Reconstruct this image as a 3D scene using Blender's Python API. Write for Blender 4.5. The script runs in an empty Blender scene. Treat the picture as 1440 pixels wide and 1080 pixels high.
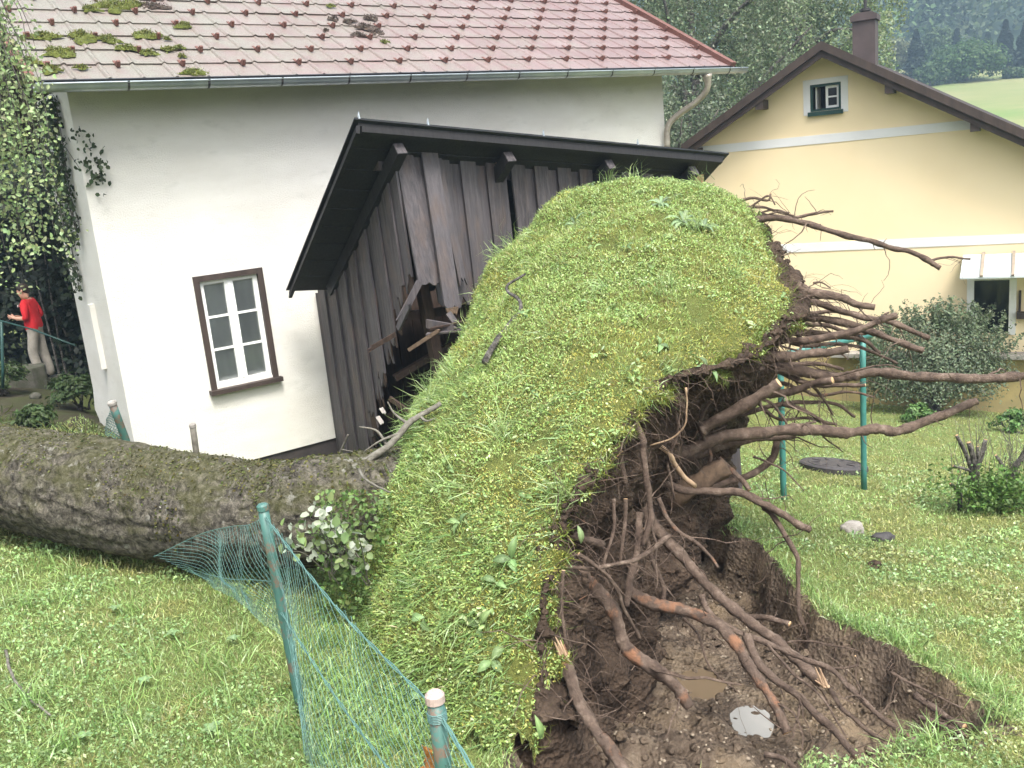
import bpy, math, random
import numpy as np
from mathutils import Vector, Matrix

random.seed(7)
RNG = np.random.default_rng(11)
scene = bpy.context.scene
col = scene.collection
PI = math.pi

# ------------------------------------------------------------------ camera, sky, sun, exposure
H = 2.1                                   # eye height above the ground where the photographer stands
PITCH, ROLL, FPX = 0.2254, 0.096, 1306.6
sp, cp = math.sin(PITCH), math.cos(PITCH)
F_ = np.array([0, cp, -sp]); U0 = np.array([0, sp, cp]); R0 = np.array([1., 0, 0])
R_ = math.cos(ROLL) * R0 - math.sin(ROLL) * U0
U_ = math.cos(ROLL) * U0 + math.sin(ROLL) * R0
EYE = np.array([0, 0, H])
cam_data = bpy.data.cameras.new('camera')
cam = bpy.data.objects.new('camera', cam_data)
col.objects.link(cam)
cam.matrix_world = Matrix(((R_[0], U_[0], -F_[0], 0), (R_[1], U_[1], -F_[1], 0), (R_[2], U_[2], -F_[2], H), (0, 0, 0, 1)))
cam_data.sensor_width = 36
cam_data.lens = FPX / 1440 * 36
cam_data.clip_start = 0.05
cam_data.clip_end = 3000
scene.camera = cam

SUN_EL, SUN_AZ = math.radians(60), math.radians(158)      # azimuth from +Y towards +X; the sun stands behind the viewer
sun_dir = np.array([math.sin(SUN_AZ) * math.cos(SUN_EL), math.cos(SUN_AZ) * math.cos(SUN_EL), math.sin(SUN_EL)])
world = bpy.data.worlds.new('World'); scene.world = world; world.use_nodes = True
wn, wl = world.node_tree.nodes, world.node_tree.links
wn.clear()
sky = wn.new('ShaderNodeTexSky'); sky.sky_type = 'NISHITA'; sky.sun_disc = False
sky.sun_elevation = SUN_EL; sky.sun_rotation = SUN_AZ
sky.air_density = 1.0; sky.dust_density = 6.0; sky.ozone_density = 1.0
hsv = wn.new('ShaderNodeHueSaturation'); hsv.inputs['Saturation'].default_value = 0.12
bg = wn.new('ShaderNodeBackground'); bg.inputs['Strength'].default_value = 0.115
wo = wn.new('ShaderNodeOutputWorld')
wl.new(sky.outputs[0], hsv.inputs['Color']); wl.new(hsv.outputs[0], bg.inputs[0]); wl.new(bg.outputs[0], wo.inputs[0])
sun_data = bpy.data.lights.new('sun', 'SUN'); sun_data.energy = 1.5; sun_data.angle = math.radians(20)
sun_data.color = (1, 0.94, 0.84)
sun = bpy.data.objects.new('sun', sun_data); col.objects.link(sun)
sun.rotation_euler = Vector(tuple(sun_dir)).to_track_quat('Z', 'Y').to_euler()
scene.render.engine = 'CYCLES'
scene.view_settings.view_transform = 'Standard'
scene.view_settings.look = 'None'
scene.view_settings.gamma = 1
scene.view_settings.exposure = 1.72
scene.view_settings.use_curve_mapping = False

# ------------------------------------------------------------------ geometry helpers
def ray(px, py):
    return F_ + (px - 720) / FPX * R_ + (540 - py) / FPX * U_
def P(px, py, Y):
    """the point on a line of sight at a distance of Y metres along the viewing axis on the ground plan"""
    d = ray(px, py); return EYE + d * (Y / d[1])
def hit(px, py, o, n):
    d = ray(px, py); return EYE + d * (((o - EYE) @ n) / (d @ n))
def project(X):
    X = np.asarray(X, float) - EYE
    d = X @ F_
    return 720 + FPX * (X @ R_) / d, 540 - FPX * (X @ U_) / d, d
GA, GB = 0.1191, 0.1403
def G(px, py):
    d = ray(px, py); t = -H / (d[2] + GA * d[1] + GB * d[0]); return EYE + d * t

def _hash(i, j, k, seed):
    n = (i * 374761393 + j * 668265263 + k * 2147483647 + seed * 1274126177) & 0xFFFFFFFF
    n = ((n ^ (n >> 13)) * 1274126177) & 0xFFFFFFFF
    return ((n ^ (n >> 16)) & 0xFFFF) / 65535.0
def vnoise(p, seed=0):
    p = np.asarray(p, float)
    i = np.floor(p).astype(np.int64); f = p - i; f = f * f * (3 - 2 * f)
    r = 0
    for a in (0, 1):
        for b in (0, 1):
            for c in (0, 1):
                w = (f[..., 0] if a else 1 - f[..., 0]) * (f[..., 1] if b else 1 - f[..., 1]) * (f[..., 2] if c else 1 - f[..., 2])
                r = r + w * _hash(i[..., 0] + a, i[..., 1] + b, i[..., 2] + c, seed)
    return r
def fbm(p, oct=4, seed=0):
    p = np.asarray(p, float); s = 0; a = .5
    for o in range(oct):
        s = s + a * (vnoise(p, seed + o * 17) * 2 - 1); p = p * 2.03; a *= .5
    return s
def smooth(a, b, x):
    t = np.clip((x - a) / (b - a), 0, 1); return t * t * (3 - 2 * t)

def tag(o, label=None, cat=None, group=None, kind=None):
    if label: o['label'] = label
    if cat: o['category'] = cat
    if group: o['group'] = group
    if kind: o['kind'] = kind
    return o
def empty(name, loc, label=None, cat=None, group=None):
    o = bpy.data.objects.new(name, None); col.objects.link(o); o.location = tuple(loc); o.empty_display_size = .2
    bpy.context.view_layer.update() if False else None
    return tag(o, label, cat, group)
def link(name, me, parent=None):
    o = bpy.data.objects.new(name, me); col.objects.link(o)
    if parent is not None: attach(o, parent)
    return o
def wloc(o):
    l = Vector(o.location); p = o.parent
    while p: l = l + Vector(p.location); p = p.parent
    return l
def attach(o, parent):
    # meshes are written in world coordinates; keep them there
    o.parent = parent
    o.location = Vector(o.location) - wloc(parent)

class MB:
    def __init__(s): s.v = []; s.f = []; s.m = []
    def add(s, vs, fs, mi=0):
        b = len(s.v); s.v += [tuple(map(float, v)) for v in vs]; s.f += [tuple(i + b for i in f) for f in fs]; s.m += [mi] * len(fs)
    def box(s, c, ax, ay, az, mi=0):
        """centre and three half-axis vectors"""
        c, ax, ay, az = [np.asarray(q, float) for q in (c, ax, ay, az)]
        vs = [c + i * ax + j * ay + k * az for k in (-1, 1) for j in (-1, 1) for i in (-1, 1)]
        s.add(vs, [(0, 2, 3, 1), (4, 5, 7, 6), (0, 1, 5, 4), (2, 6, 7, 3), (0, 4, 6, 2), (1, 3, 7, 5)], mi)
    def prism(s, ring, ext, mi=0):
        """closed ring of points pushed along ext"""
        n = len(ring); ring = [np.asarray(q, float) for q in ring]; ext = np.asarray(ext, float)
        s.add(ring + [q + ext for q in ring], [tuple(range(n - 1, -1, -1)), tuple(range(n, 2 * n))] + [(i, (i + 1) % n, n + (i + 1) % n, n + i) for i in range(n)], mi)
    def bar(s, a, b, w, h, up=(0, 0, 1), mi=0):
        a = np.asarray(a, float); b = np.asarray(b, float); d = b - a; L = np.linalg.norm(d); d = d / L
        x = np.cross(d, np.asarray(up, float)); x = x / np.linalg.norm(x); z = np.cross(x, d)
        s.box((a + b) / 2, x * w / 2, d * L / 2, z * h / 2, mi)
    def tube(s, pts, rad, n=8, cap=True, mi=0, cap_mi=None, wob=0):
        pts = np.asarray(pts, float); m = len(pts)
        rad = np.broadcast_to(np.asarray(rad, float), (m,))
        t = np.gradient(pts, axis=0); t /= np.linalg.norm(t, axis=1)[:, None] + 1e-9
        ref = np.array([0, 0, 1.]) if abs(t[0][2]) < .9 else np.array([1., 0, 0])
        x = np.cross(t[0], ref); x /= np.linalg.norm(x)
        base = len(s.v)
        ang = np.arange(n) * 2 * PI / n
        for i in range(m):
            x = x - t[i] * (x @ t[i]); x /= np.linalg.norm(x); y = np.cross(t[i], x)
            rr = rad[i] * (1 + (RNG.uniform(-wob, wob, n) if wob else 0))
            ring = pts[i] + (np.cos(ang) * rr)[:, None] * x + (np.sin(ang) * rr)[:, None] * y
            s.v += [tuple(q) for q in ring]
        for i in range(m - 1):
            for k in range(n):
                a = base + i * n + k; b = base + i * n + (k + 1) % n
                s.f.append((a, b, b + n, a + n)); s.m.append(mi)
        if cap:
            cm = mi if cap_mi is None else cap_mi
            s.f.append(tuple(base + k for k in range(n - 1, -1, -1))); s.m.append(cm)
            s.f.append(tuple(base + (m - 1) * n + k for k in range(n))); s.m.append(cm)
    def grid(s, A, mi=0, flip=False):
        """A: rows x cols x 3"""
        r, c, _ = A.shape; b = len(s.v)
        s.v += [tuple(q) for q in A.reshape(-1, 3)]
        for i in range(r - 1):
            for j in range(c - 1):
                q = (b + i * c + j, b + i * c + j + 1, b + (i + 1) * c + j + 1, b + (i + 1) * c + j)
                s.f.append(q[::-1] if flip else q); s.m.append(mi)
    def build(s, name, mat, parent=None, smooth_=False):
        me = bpy.data.meshes.new(name); me.from_pydata(s.v, [], s.f)
        for q in (mat if isinstance(mat, (list, tuple)) else [mat]): me.materials.append(q)
        if any(s.m): me.polygons.foreach_set('material_index', s.m)
        if smooth_: me.polygons.foreach_set('use_smooth', [True] * len(s.f))
        me.update()
        return link(name, me, parent)

def np_mesh(name, V, Fq, mat, parent=None, colors=None, smooth_=False):
    """numpy mesh, faces all of one size (k per row) or a list of such arrays"""
    me = bpy.data.meshes.new(name)
    Fs = Fq if isinstance(Fq, list) else [Fq]
    V = np.asarray(V, np.float32)
    loops = np.concatenate([f.reshape(-1) for f in Fs]).astype(np.int32)
    tot = np.concatenate([np.full(len(f), f.shape[1], np.int32) for f in Fs])
    start = np.concatenate([[0], np.cumsum(tot)[:-1]]).astype(np.int32)
    me.vertices.add(len(V)); me.vertices.foreach_set('co', V.reshape(-1))
    me.loops.add(len(loops)); me.loops.foreach_set('vertex_index', loops)
    me.polygons.add(len(tot)); me.polygons.foreach_set('loop_start', start)
    try: me.polygons.foreach_set('loop_total', tot)
    except Exception: pass
    if smooth_: me.polygons.foreach_set('use_smooth', np.ones(len(tot), bool))
    for q in (mat if isinstance(mat, (list, tuple)) else [mat]): me.materials.append(q)
    if colors is not None:
        a = me.color_attributes.new('Col', 'FLOAT_COLOR', 'POINT')
        c4 = np.ones((len(V), 4), np.float32); c4[:, :3] = colors
        a.data.foreach_set('color', c4.reshape(-1))
    me.update(calc_edges=True); me.validate()
    return link(name, me, parent)

def unit(v): return v / (np.linalg.norm(v, axis=-1, keepdims=True) + 1e-9)
def blades(pos, up, length, width, lean, cols):
    """bent three-triangle grass blades"""
    n = len(pos)
    rnd = unit(RNG.normal(size=(n, 3)))
    side = unit(np.cross(up, rnd)); bend = unit(np.cross(side, up))
    L = length[:, None]; W = width[:, None] * .5; B = lean[:, None]
    mid = pos + up * L * .55 + bend * L * B * .25
    tip = pos + up * L * (1 - .35 * B) + bend * L * B
    V = np.stack([pos - side * W, pos + side * W, mid - side * W * .8, mid + side * W * .8, tip], 1).reshape(-1, 3)
    b = np.arange(n)[:, None] * 5
    return V, [b + np.array([[0, 1, 3, 2]]), b + np.array([[2, 3, 4]])], np.repeat(cols, 5, 0)
def leaves(pos, nrm, size, cols, aspect=1.0):
    """small folded six-point leaves"""
    n = len(pos)
    rnd = RNG.normal(size=(n, 3)); a = unit(np.cross(nrm, rnd)); b = np.cross(nrm, a)
    S = size[:, None]
    f = [(-1, 0, 0), (-.35, .55 * aspect, .18), (.45, .45 * aspect, .12), (1, 0, -.15), (.45, -.45 * aspect, .12), (-.35, -.55 * aspect, .18)]
    V = np.stack([pos + a * S * x + b * S * y + nrm * S * z for x, y, z in f], 1).reshape(-1, 3)
    i = np.arange(n)[:, None] * 6
    return V, [i + np.array([[0, 1, 2, 3]]), i + np.array([[0, 3, 4, 5]])], np.repeat(cols, 6, 0)
def quads(pos, nrm, size, cols):
    n = len(pos)
    rnd = RNG.normal(size=(n, 3)); a = unit(np.cross(nrm, rnd)); b = np.cross(nrm, a); S = size[:, None]
    V = np.stack([pos - a * S, pos - b * S * .6, pos + a * S, pos + b * S * .6], 1).reshape(-1, 3)
    return V, [np.arange(n)[:, None] * 4 + np.array([[0, 1, 2, 3]])], np.repeat(cols, 4, 0)
def merge(parts):
    Vs, Fs, Cs = [], {}, []
    off = 0
    for V, F, C in parts:
        Vs.append(V); Cs.append(C)
        for f in F: Fs.setdefault(f.shape[1], []).append(f + off)
        off += len(V)
    return np.concatenate(Vs), [np.concatenate(v) for v in Fs.values()], np.concatenate(Cs)
def tint(n, c, var=.25, hue=.12):
    c = np.asarray(c)[None, :] * (1 + RNG.uniform(-var, var, (n, 1)))
    c = c * (1 + RNG.uniform(-hue, hue, (n, 3)))
    return np.clip(c, 0.002, 1)

def catmull(A, n):
    """interpolate along axis 0 to n samples"""
    A = np.asarray(A, float); m = len(A)
    Pd = np.concatenate([2 * A[:1] - A[1:2], A, 2 * A[-1:] - A[-2:-1]])
    u = np.linspace(0, m - 1, n); i = np.minimum(u.astype(int), m - 2); t = (u - i)
    t = t.reshape((-1,) + (1,) * (A.ndim - 1))
    p0, p1, p2, p3 = Pd[i], Pd[i + 1], Pd[i + 2], Pd[i + 3]
    return .5 * (2 * p1 + (p2 - p0) * t + (2 * p0 - 5 * p1 + 4 * p2 - p3) * t ** 2 + (3 * p1 - p0 - 3 * p2 + p3) * t ** 3)
def catgrid(A, nr, nc):
    B = catmull(A, nr); return np.swapaxes(catmull(np.swapaxes(B, 0, 1), nc), 0, 1)
def grid_normals(A):
    du = np.gradient(A, axis=0); dv = np.gradient(A, axis=1); return unit(np.cross(dv, du))

# ------------------------------------------------------------------ materials
def nodes_of(name):
    m = bpy.data.materials.new(name); m.use_nodes = True
    nt = m.node_tree; return m, nt.nodes, nt.links, nt.nodes['Principled BSDF']
def pos_vec(N, L, scale=(1, 1, 1), rot=(0, 0, 0), src='Position'):
    if src == 'Position': g = N.new('ShaderNodeNewGeometry'); out = g.outputs['Position']
    else: g = N.new('ShaderNodeTexCoord'); out = g.outputs[src]
    mp = N.new('ShaderNodeMapping'); mp.inputs['Scale'].default_value = scale; mp.inputs['Rotation'].default_value = rot
    L.new(out, mp.inputs['Vector']); return mp.outputs[0]
def noise(N, L, vec, scale, detail=5, rough=.6, dist=0):
    t = N.new('ShaderNodeTexNoise'); t.inputs['Scale'].default_value = scale; t.inputs['Detail'].default_value = detail
    t.inputs['Roughness'].default_value = rough; t.inputs['Distortion'].default_value = dist
    L.new(vec, t.inputs['Vector']); return t.outputs['Fac']
def ramp(N, L, fac, stops):
    r = N.new('ShaderNodeValToRGB'); L.new(fac, r.inputs[0]); e = r.color_ramp.elements
    while len(e) < len(stops): e.new(.5)
    for k, (p_, c) in enumerate(stops):
        e[k].position = p_; e[k].color = (c, c, c, 1) if isinstance(c, (int, float)) else (*c, 1)
    return r.outputs[0]
def mix(N, L, fac, a, b):
    m = N.new('ShaderNodeMix'); m.data_type = 'RGBA'
    for s, q in ((0, fac), (6, a), (7, b)):
        if isinstance(q, (int, float)): m.inputs[s].default_value = q
        elif isinstance(q, tuple): m.inputs[s].default_value = (*q, 1)
        else: L.new(q, m.inputs[s])
    return m.outputs[2]
def bump(N, L, bs, h, strength, dist=.01):
    b = N.new('ShaderNodeBump'); b.inputs['Strength'].default_value = strength; b.inputs['Distance'].default_value = dist
    L.new(h, b.inputs['Height']); L.new(b.outputs[0], bs.inputs['Normal'])
def pmat(name, c1, c2=None, scale=5, rough=.7, bmp=.3, bscale=40, bdist=.01, stretch=(1, 1, 1), rot=(0, 0, 0), lo=.35, hi=.65, spec=.3, metal=0, third=None, src='Position'):
    m, N, L, bs = nodes_of(name)
    v = pos_vec(N, L, stretch, rot, src)
    c2 = c2 or tuple(q * .7 for q in c1)
    out = ramp(N, L, noise(N, L, v, scale), [(lo, c1), (hi, c2)])
    if third:
        c3, s3, l3, h3 = third
        out = mix(N, L, ramp(N, L, noise(N, L, v, s3, 6, .65), [(l3, 0.), (h3, 1.)]), out, c3)
    L.new(out, bs.inputs['Base Color'])
    bs.inputs['Roughness'].default_value = rough; bs.inputs['Specular IOR Level'].default_value = spec; bs.inputs['Metallic'].default_value = metal
    if bmp: bump(N, L, bs, noise(N, L, v, bscale, 6, .65), bmp, bdist)
    return m
def foliage(name, trans=.35, rough=.5, spec=.4):
    m, N, L, bs = nodes_of(name)
    a = N.new('ShaderNodeAttribute'); a.attribute_name = 'Col'
    L.new(a.outputs['Color'], bs.inputs['Base Color']); bs.inputs['Roughness'].default_value = rough
    bs.inputs['Specular IOR Level'].default_value = spec
    tr = N.new('ShaderNodeBsdfTranslucent'); L.new(a.outputs['Color'], tr.inputs['Color'])
    mx = N.new('ShaderNodeMixShader'); mx.inputs[0].default_value = trans
    L.new(bs.outputs[0], mx.inputs[1]); L.new(tr.outputs[0], mx.inputs[2]); L.new(mx.outputs[0], N['Material Output'].inputs['Surface'])
    return m
M = {}
M['leaf'] = foliage('leaf'); M['grass'] = foliage('grass', .3, .36, .6)
M['needle'] = foliage('needle', .12, .7)
M['plaster'] = pmat('white roughcast', (.80, .78, .735), (.73, .705, .655), 1.2, .9, .9, 55, .02, (1, 1, 2.6), third=((.60, .59, .54), 2.3, .58, .85))
M['plinth'] = pmat('dark plinth', (.035, .03, .03), (.06, .05, .05), 6, .8)
M['yellow'] = pmat('yellow render', (.80, .665, .445), (.775, .635, .415), .8, .9, .25, 90, .006)
M['yellow_base'] = pmat('ochre base render', (.42, .33, .15), (.30, .25, .13), 2, .9, .3, 60)
M['band'] = pmat('pale grey paint', (.70, .70, .71), (.65, .65, .66), 2, .8, .1)
M['brown_wood'] = pmat('dark brown painted wood', (.060, .043, .036), (.038, .028, .025), 8, .6, .3, 60, .004, (1, 1, .2))
M['roof_dark'] = pmat('dark brown roof', (.055, .042, .038), (.035, .028, .026), 5, .7, .4, 40)
M['chimney'] = pmat('chimney sheet', (.085, .065, .065), (.065, .05, .05), 3, .55, .1)
M['zinc'] = pmat('zinc sheet', (.42, .46, .48), (.33, .37, .40), 5, .42, .05, 30, metal=.75)
M['zinc_old'] = pmat('weathered downpipe', (.42, .38, .32), (.28, .25, .21), 9, .5, .1, 30, metal=.45)
M['dark_metal'] = pmat('dark metal', (.03, .03, .035), (.05, .045, .045), 9, .5, .1)
M['white_paint'] = pmat('white paint', (.80, .80, .79), (.74, .74, .73), 6, .45, .08)
M['green_paint'] = pmat('dark green paint', (.02, .06, .055), (.015, .045, .04), 6, .45, .08)
M['curtain'] = pmat('net curtain', (.80, .79, .78), (.62, .61, .61), 1.2, .9, .1, 20, stretch=(2, 2, .6))
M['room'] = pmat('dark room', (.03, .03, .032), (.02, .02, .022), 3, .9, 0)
def glass():
    m, N, L, bs = nodes_of('window glass')
    tr = N.new('ShaderNodeBsdfTransparent'); gl = N.new('ShaderNodeBsdfGlossy'); gl.inputs['Roughness'].default_value = .03
    fr = N.new('ShaderNodeFresnel'); fr.inputs['IOR'].default_value = 1.5
    mx = N.new('ShaderNodeMixShader'); L.new(fr.outputs[0], mx.inputs[0]); L.new(tr.outputs[0], mx.inputs[1]); L.new(gl.outputs[0], mx.inputs[2])
    tr.inputs['Color'].default_value = (.8, .82, .82, 1)
    L.new(mx.outputs[0], N['Material Output'].inputs['Surface']); return m
M['glass'] = glass()
def tile_mat():
    m, N, L, bs = nodes_of('red roof tile with lichen')
    v = pos_vec(N, L)
    base = ramp(N, L, noise(N, L, v, 1.1, 4), [(.35, (.225, .142, .142)), (.65, (.285, .215, .212))])
    oi = N.new('ShaderNodeObjectInfo')
    base = mix(N, L, ramp(N, L, oi.outputs['Random'], [(0., 0.), (1., .45)]), base, (.175, .115, .115))
    # pale lichen crust, thicker on the end of the roof under the birch
    sx = N.new('ShaderNodeSeparateXYZ'); g = N.new('ShaderNodeNewGeometry'); L.new(g.outputs['Position'], sx.inputs[0])
    mr = N.new('ShaderNodeMapRange'); mr.inputs['From Min'].default_value = -4.5; mr.inputs['From Max'].default_value = 2.5
    mr.inputs['To Min'].default_value = .30; mr.inputs['To Max'].default_value = -.06; L.new(sx.outputs['X'], mr.inputs['Value'])
    ad = N.new('ShaderNodeMath'); ad.operation = 'ADD'; L.new(noise(N, L, v, 3.2, 7, .72), ad.inputs[0]); L.new(mr.outputs[0], ad.inputs[1])
    base = mix(N, L, ramp(N, L, ad.outputs[0], [(.50, 0.), (.84, .85)]), base, (.235, .24, .20))
    base = mix(N, L, ramp(N, L, noise(N, L, v, 26, 4, .7), [(.58, 0.), (.72, .7)]), base, (.15, .125, .10))
    base = mix(N, L, ramp(N, L, noise(N, L, v, 75, 3, .7), [(.38, .75), (.58, 0.)]), base, (.115, .09, .08))
    L.new(base, bs.inputs['Base Color']); bs.inputs['Roughness'].default_value = .42
    bump(N, L, bs, noise(N, L, v, 60, 5, .7), .35, .006); return m
M['tile'] = tile_mat()
M['hook'] = pmat('rusty brown hook', (.17, .075, .06), (.11, .055, .045), 20, .6, .2)
M['moss'] = pmat('moss', (.13, .15, .03), (.07, .085, .02), 14, .95, 1, 90, .02)
M['moss_dry'] = pmat('dry moss', (.10, .075, .06), (.06, .045, .04), 14, .95, 1, 90, .02)
def wood_board(name, c1, c2, gray):
    m, N, L, bs = nodes_of(name)
    v = pos_vec(N, L, (14, 14, 1.0))
    n1 = noise(N, L, v, 2.2, 8, .7, .4)
    base = ramp(N, L, n1, [(.36, tuple(q * .7 for q in c1)), (.62, c2)])
    oi = N.new('ShaderNodeObjectInfo')
    base = mix(N, L, ramp(N, L, oi.outputs['Random'], [(0., .0), (1., .5)]), base, gray)
    v2 = pos_vec(N, L, (3, 3, 1.1))
    base = mix(N, L, ramp(N, L, noise(N, L, v2, 2.0, 5), [(.50, 0.), (.75, .6)]), base, (.125, .088, .07))
    L.new(base, bs.inputs['Base Color']); bs.inputs['Roughness'].default_value = .62; bs.inputs['Specular IOR Level'].default_value = .35
    bump(N, L, bs, n1, .9, .01); return m
M['board'] = wood_board('weathered dark board', (.036, .031, .035), (.082, .072, .076), (.115, .105, .115))
M['board_black'] = pmat('black stained wood', (.018, .017, .019), (.030, .028, .03), 5, .55, .35, 40, .005, (8, 8, 1))
M['board_in'] = pmat('shed inside timber', (.055, .034, .025), (.032, .021, .016), 5, .8, .3, 40, .005, (6, 6, 1))
M['raw_wood'] = pmat('split pale wood', (.55, .38, .22), (.40, .24, .12), 12, .75, .6, 70, .01, (3, 3, 1))
M['log'] = pmat('split brown log', (.20, .135, .09), (.11, .075, .052), 4, .8, .8, 40, .02, (6, 6, 6))
M['felt'] = pmat('torn roofing felt', (.085, .082, .082), (.05, .048, .048), 12, .85, .7, 50, .01)
M['sheet'] = pmat('black roof sheet', (.022, .023, .026), (.035, .036, .04), 5, .38, .1, 20)
def bark_mat(name, c1, c2, mossy, mossc, rings=0):
    m, N, L, bs = nodes_of(name)
    v = pos_vec(N, L, (1, 1, 1))
    n1 = noise(N, L, v, 17, 9, .75, .6)
    base = ramp(N, L, n1, [(.36, tuple(q * .6 for q in c1)), (.50, c2), (.64, tuple(min(1, q * 2.4) for q in c2))])
    if mossy:
        g = N.new('ShaderNodeNewGeometry'); sx = N.new('ShaderNodeSeparateXYZ'); L.new(g.outputs['Normal'], sx.inputs[0])
        mr = N.new('ShaderNodeMapRange'); mr.inputs['From Min'].default_value = -1; mr.inputs['From Max'].default_value = 1
        mr.inputs['To Min'].default_value = -.18; mr.inputs['To Max'].default_value = .14; L.new(sx.outputs['Z'], mr.inputs['Value'])
        ad = N.new('ShaderNodeMath'); ad.operation = 'ADD'; L.new(noise(N, L, v, 3.5, 7, .7), ad.inputs[0]); L.new(mr.outputs[0], ad.inputs[1])
        base = mix(N, L, ramp(N, L, ad.outputs[0], [(.50, 0.), (.66, mossy)]), base, mossc)
    if mossy:
        base = mix(N, L, ramp(N, L, noise(N, L, v, 11, 5, .6), [(.62, 0.), (.70, .7)]), base, (.34, .33, .29))
    L.new(base, bs.inputs['Base Color']); bs.inputs['Roughness'].default_value = .9; bs.inputs['Specular IOR Level'].default_value = .2
    bump(N, L, bs, noise(N, L, v, 22, 9, .75, .5), 1, .05); return m
M['bark'] = bark_mat('mossy bark', (.022, .018, .015), (.105, .094, .077), .5, (.085, .088, .022))
M['tree_bark'] = bark_mat('grey bark', (.05, .045, .04), (.12, .11, .10), 0, (0, 0, 0))
def root_mat(name, strip):
    m, N, L, bs = nodes_of(name)
    v = pos_vec(N, L)
    base = ramp(N, L, noise(N, L, v, 14, 6, .65), [(.3, (.052, .034, .026)), (.55, (.135, .095, .073)), (.72, (.25, .19, .15))])
    base = mix(N, L, ramp(N, L, noise(N, L, v, 6.5, 5, .6), [(strip, 0.), (strip + .10, .8)]), base, (.30, .145, .08))
    L.new(base, bs.inputs['Base Color']); bs.inputs['Roughness'].default_value = .75; bs.inputs['Specular IOR Level'].default_value = .3
    bump(N, L, bs, noise(N, L, v, 45, 7, .75), 1, .02); return m
M['root'] = root_mat('root bark', .66); M['root_strip'] = root_mat('root bark scraped to orange', .53)
M['root_pale'] = pmat('peeled pale root', (.46, .33, .22), (.30, .2, .13), 12, .7, .3)
M['twig'] = pmat('lichen twig', (.095, .085, .07), (.17, .16, .135), 26, .85, .5, 80, .005)
def soil_mat(name, wet):
    m, N, L, bs = nodes_of(name)
    v = pos_vec(N, L)
    base = ramp(N, L, noise(N, L, v, 5, 8, .7), [(.32, (.030, .019, .013)), (.56, (.078, .053, .037)), (.75, (.15, .11, .08))] if not wet else [(.32, (.048, .034, .025)), (.52, (.135, .100, .073)), (.70, (.26, .205, .15))])
    sx = N.new('ShaderNodeTexVoronoi'); sx.inputs['Scale'].default_value = 38; L.new(v, sx.inputs['Vector'])
    if wet:
        base = mix(N, L, ramp(N, L, noise(N, L, v, 1.6, 5), [(.50, 0.), (.66, .7)]), base, (.26, .195, .125))
    L.new(base, bs.inputs['Base Color']); bs.inputs['Roughness'].default_value = .85 - .25 * wet
    bs.inputs['Specular IOR Level'].default_value = .25
    ad = N.new('ShaderNodeMath'); ad.operation = 'ADD'; L.new(noise(N, L, v, 24, 9, .75), ad.inputs[0]); L.new(sx.outputs['Distance'], ad.inputs[1])
    bump(N, L, bs, ad.outputs[0], 1, .03); return m
M['soil'] = soil_mat('dark root soil', 0); M['soil_wet'] = soil_mat('wet pit soil', 1)
M['stone_dark'] = pmat('mossy dark stone', (.11, .105, .09), (.06, .065, .04), 9, .9, .6, 40, .02)
M['stone'] = pmat('limestone', (.36, .34, .31), (.22, .20, .18), 9, .85, .6, 40, .02)
M['pebble'] = pmat('pale pebble', (.30, .25, .19), (.15, .115, .085), 18, .85, .3, 60, src='Position')
M['lawn'] = pmat('lawn turf', (.12, .155, .045), (.16, .18, .055), 3.5, .95, .8, 60, .03, third=((.10, .075, .03), 8, .60, .72))
M['sod'] = pmat('sod turf', (.095, .115, .03), (.125, .135, .032), 4, .95, .9, 60, .03, third=((.095, .06, .02), 6, .58, .72))
M['bank'] = pmat('shady garden soil', (.05, .04, .028), (.055, .065, .02), 2, .95, .8, 40, .03)
M['meadow'] = pmat('hay meadow', (.27, .27, .12), (.22, .245, .095), .09, .95, 0, third=((.17, .24, .075), .03, .5, .65))
M['hill'] = pmat('forest floor', (.05, .08, .04), (.035, .06, .03), .02, .95, 0)
def paint_worn(name, c, worn, lo):
    m, N, L, bs = nodes_of(name); v = pos_vec(N, L)
    base = ramp(N, L, noise(N, L, v, 7, 4), [(.3, c), (.7, tuple(q * .75 for q in c))])
    base = mix(N, L, ramp(N, L, noise(N, L, v, 13, 7, .7), [(lo, 0.), (lo + .07, .9)]), base, worn)
    L.new(base, bs.inputs['Base Color']); bs.inputs['Roughness'].default_value = .5
    bump(N, L, bs, noise(N, L, v, 60, 5), .2, .003); return m
M['teal'] = paint_worn('worn teal paint', (.06, .155, .135), (.15, .095, .07), .52)
M['teal_bright'] = paint_worn('teal paint', (.05, .20, .175), (.13, .08, .06), .66)
M['wire'] = pmat('blue green wire', (.11, .22, .20), (.08, .16, .15), 9, .45, 0)
M['cap'] = pmat('faded pink cap', (.45, .33, .30), (.34, .28, .25), 25, .7, .3)
M['rust_leaf'] = pmat('orange rag', (.48, .20, .05), (.30, .13, .04), 14, .8, .4)
M['iron'] = pmat('cast iron', (.045, .042, .045), (.065, .058, .058), 12, .6, .5, 60, .01)
def water_mat(name, c, rough):
    m, N, L, bs = nodes_of(name); bs.inputs['Base Color'].default_value = (*c, 1); bs.inputs['Roughness'].default_value = rough
    bs.inputs['Specular IOR Level'].default_value = .9; bs.inputs['IOR'].default_value = 1.6
    bs.inputs['Coat Weight'].default_value = .6; bs.inputs['Coat Roughness'].default_value = .02
    v = pos_vec(N, L); bump(N, L, bs, noise(N, L, v, 9, 2), .03, .01); return m
M['puddle'] = water_mat('puddle water with painted sky', (.34, .335, .32), .03); M['mud_water'] = water_mat('muddy water', (.17, .125, .08), .22)  # pale base of the first puddle has the reflected sky painted in
M['red_cloth'] = pmat('red shirt cloth', (.56, .022, .03), (.45, .015, .02), 9, .85, .4, 30, .02)
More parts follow.
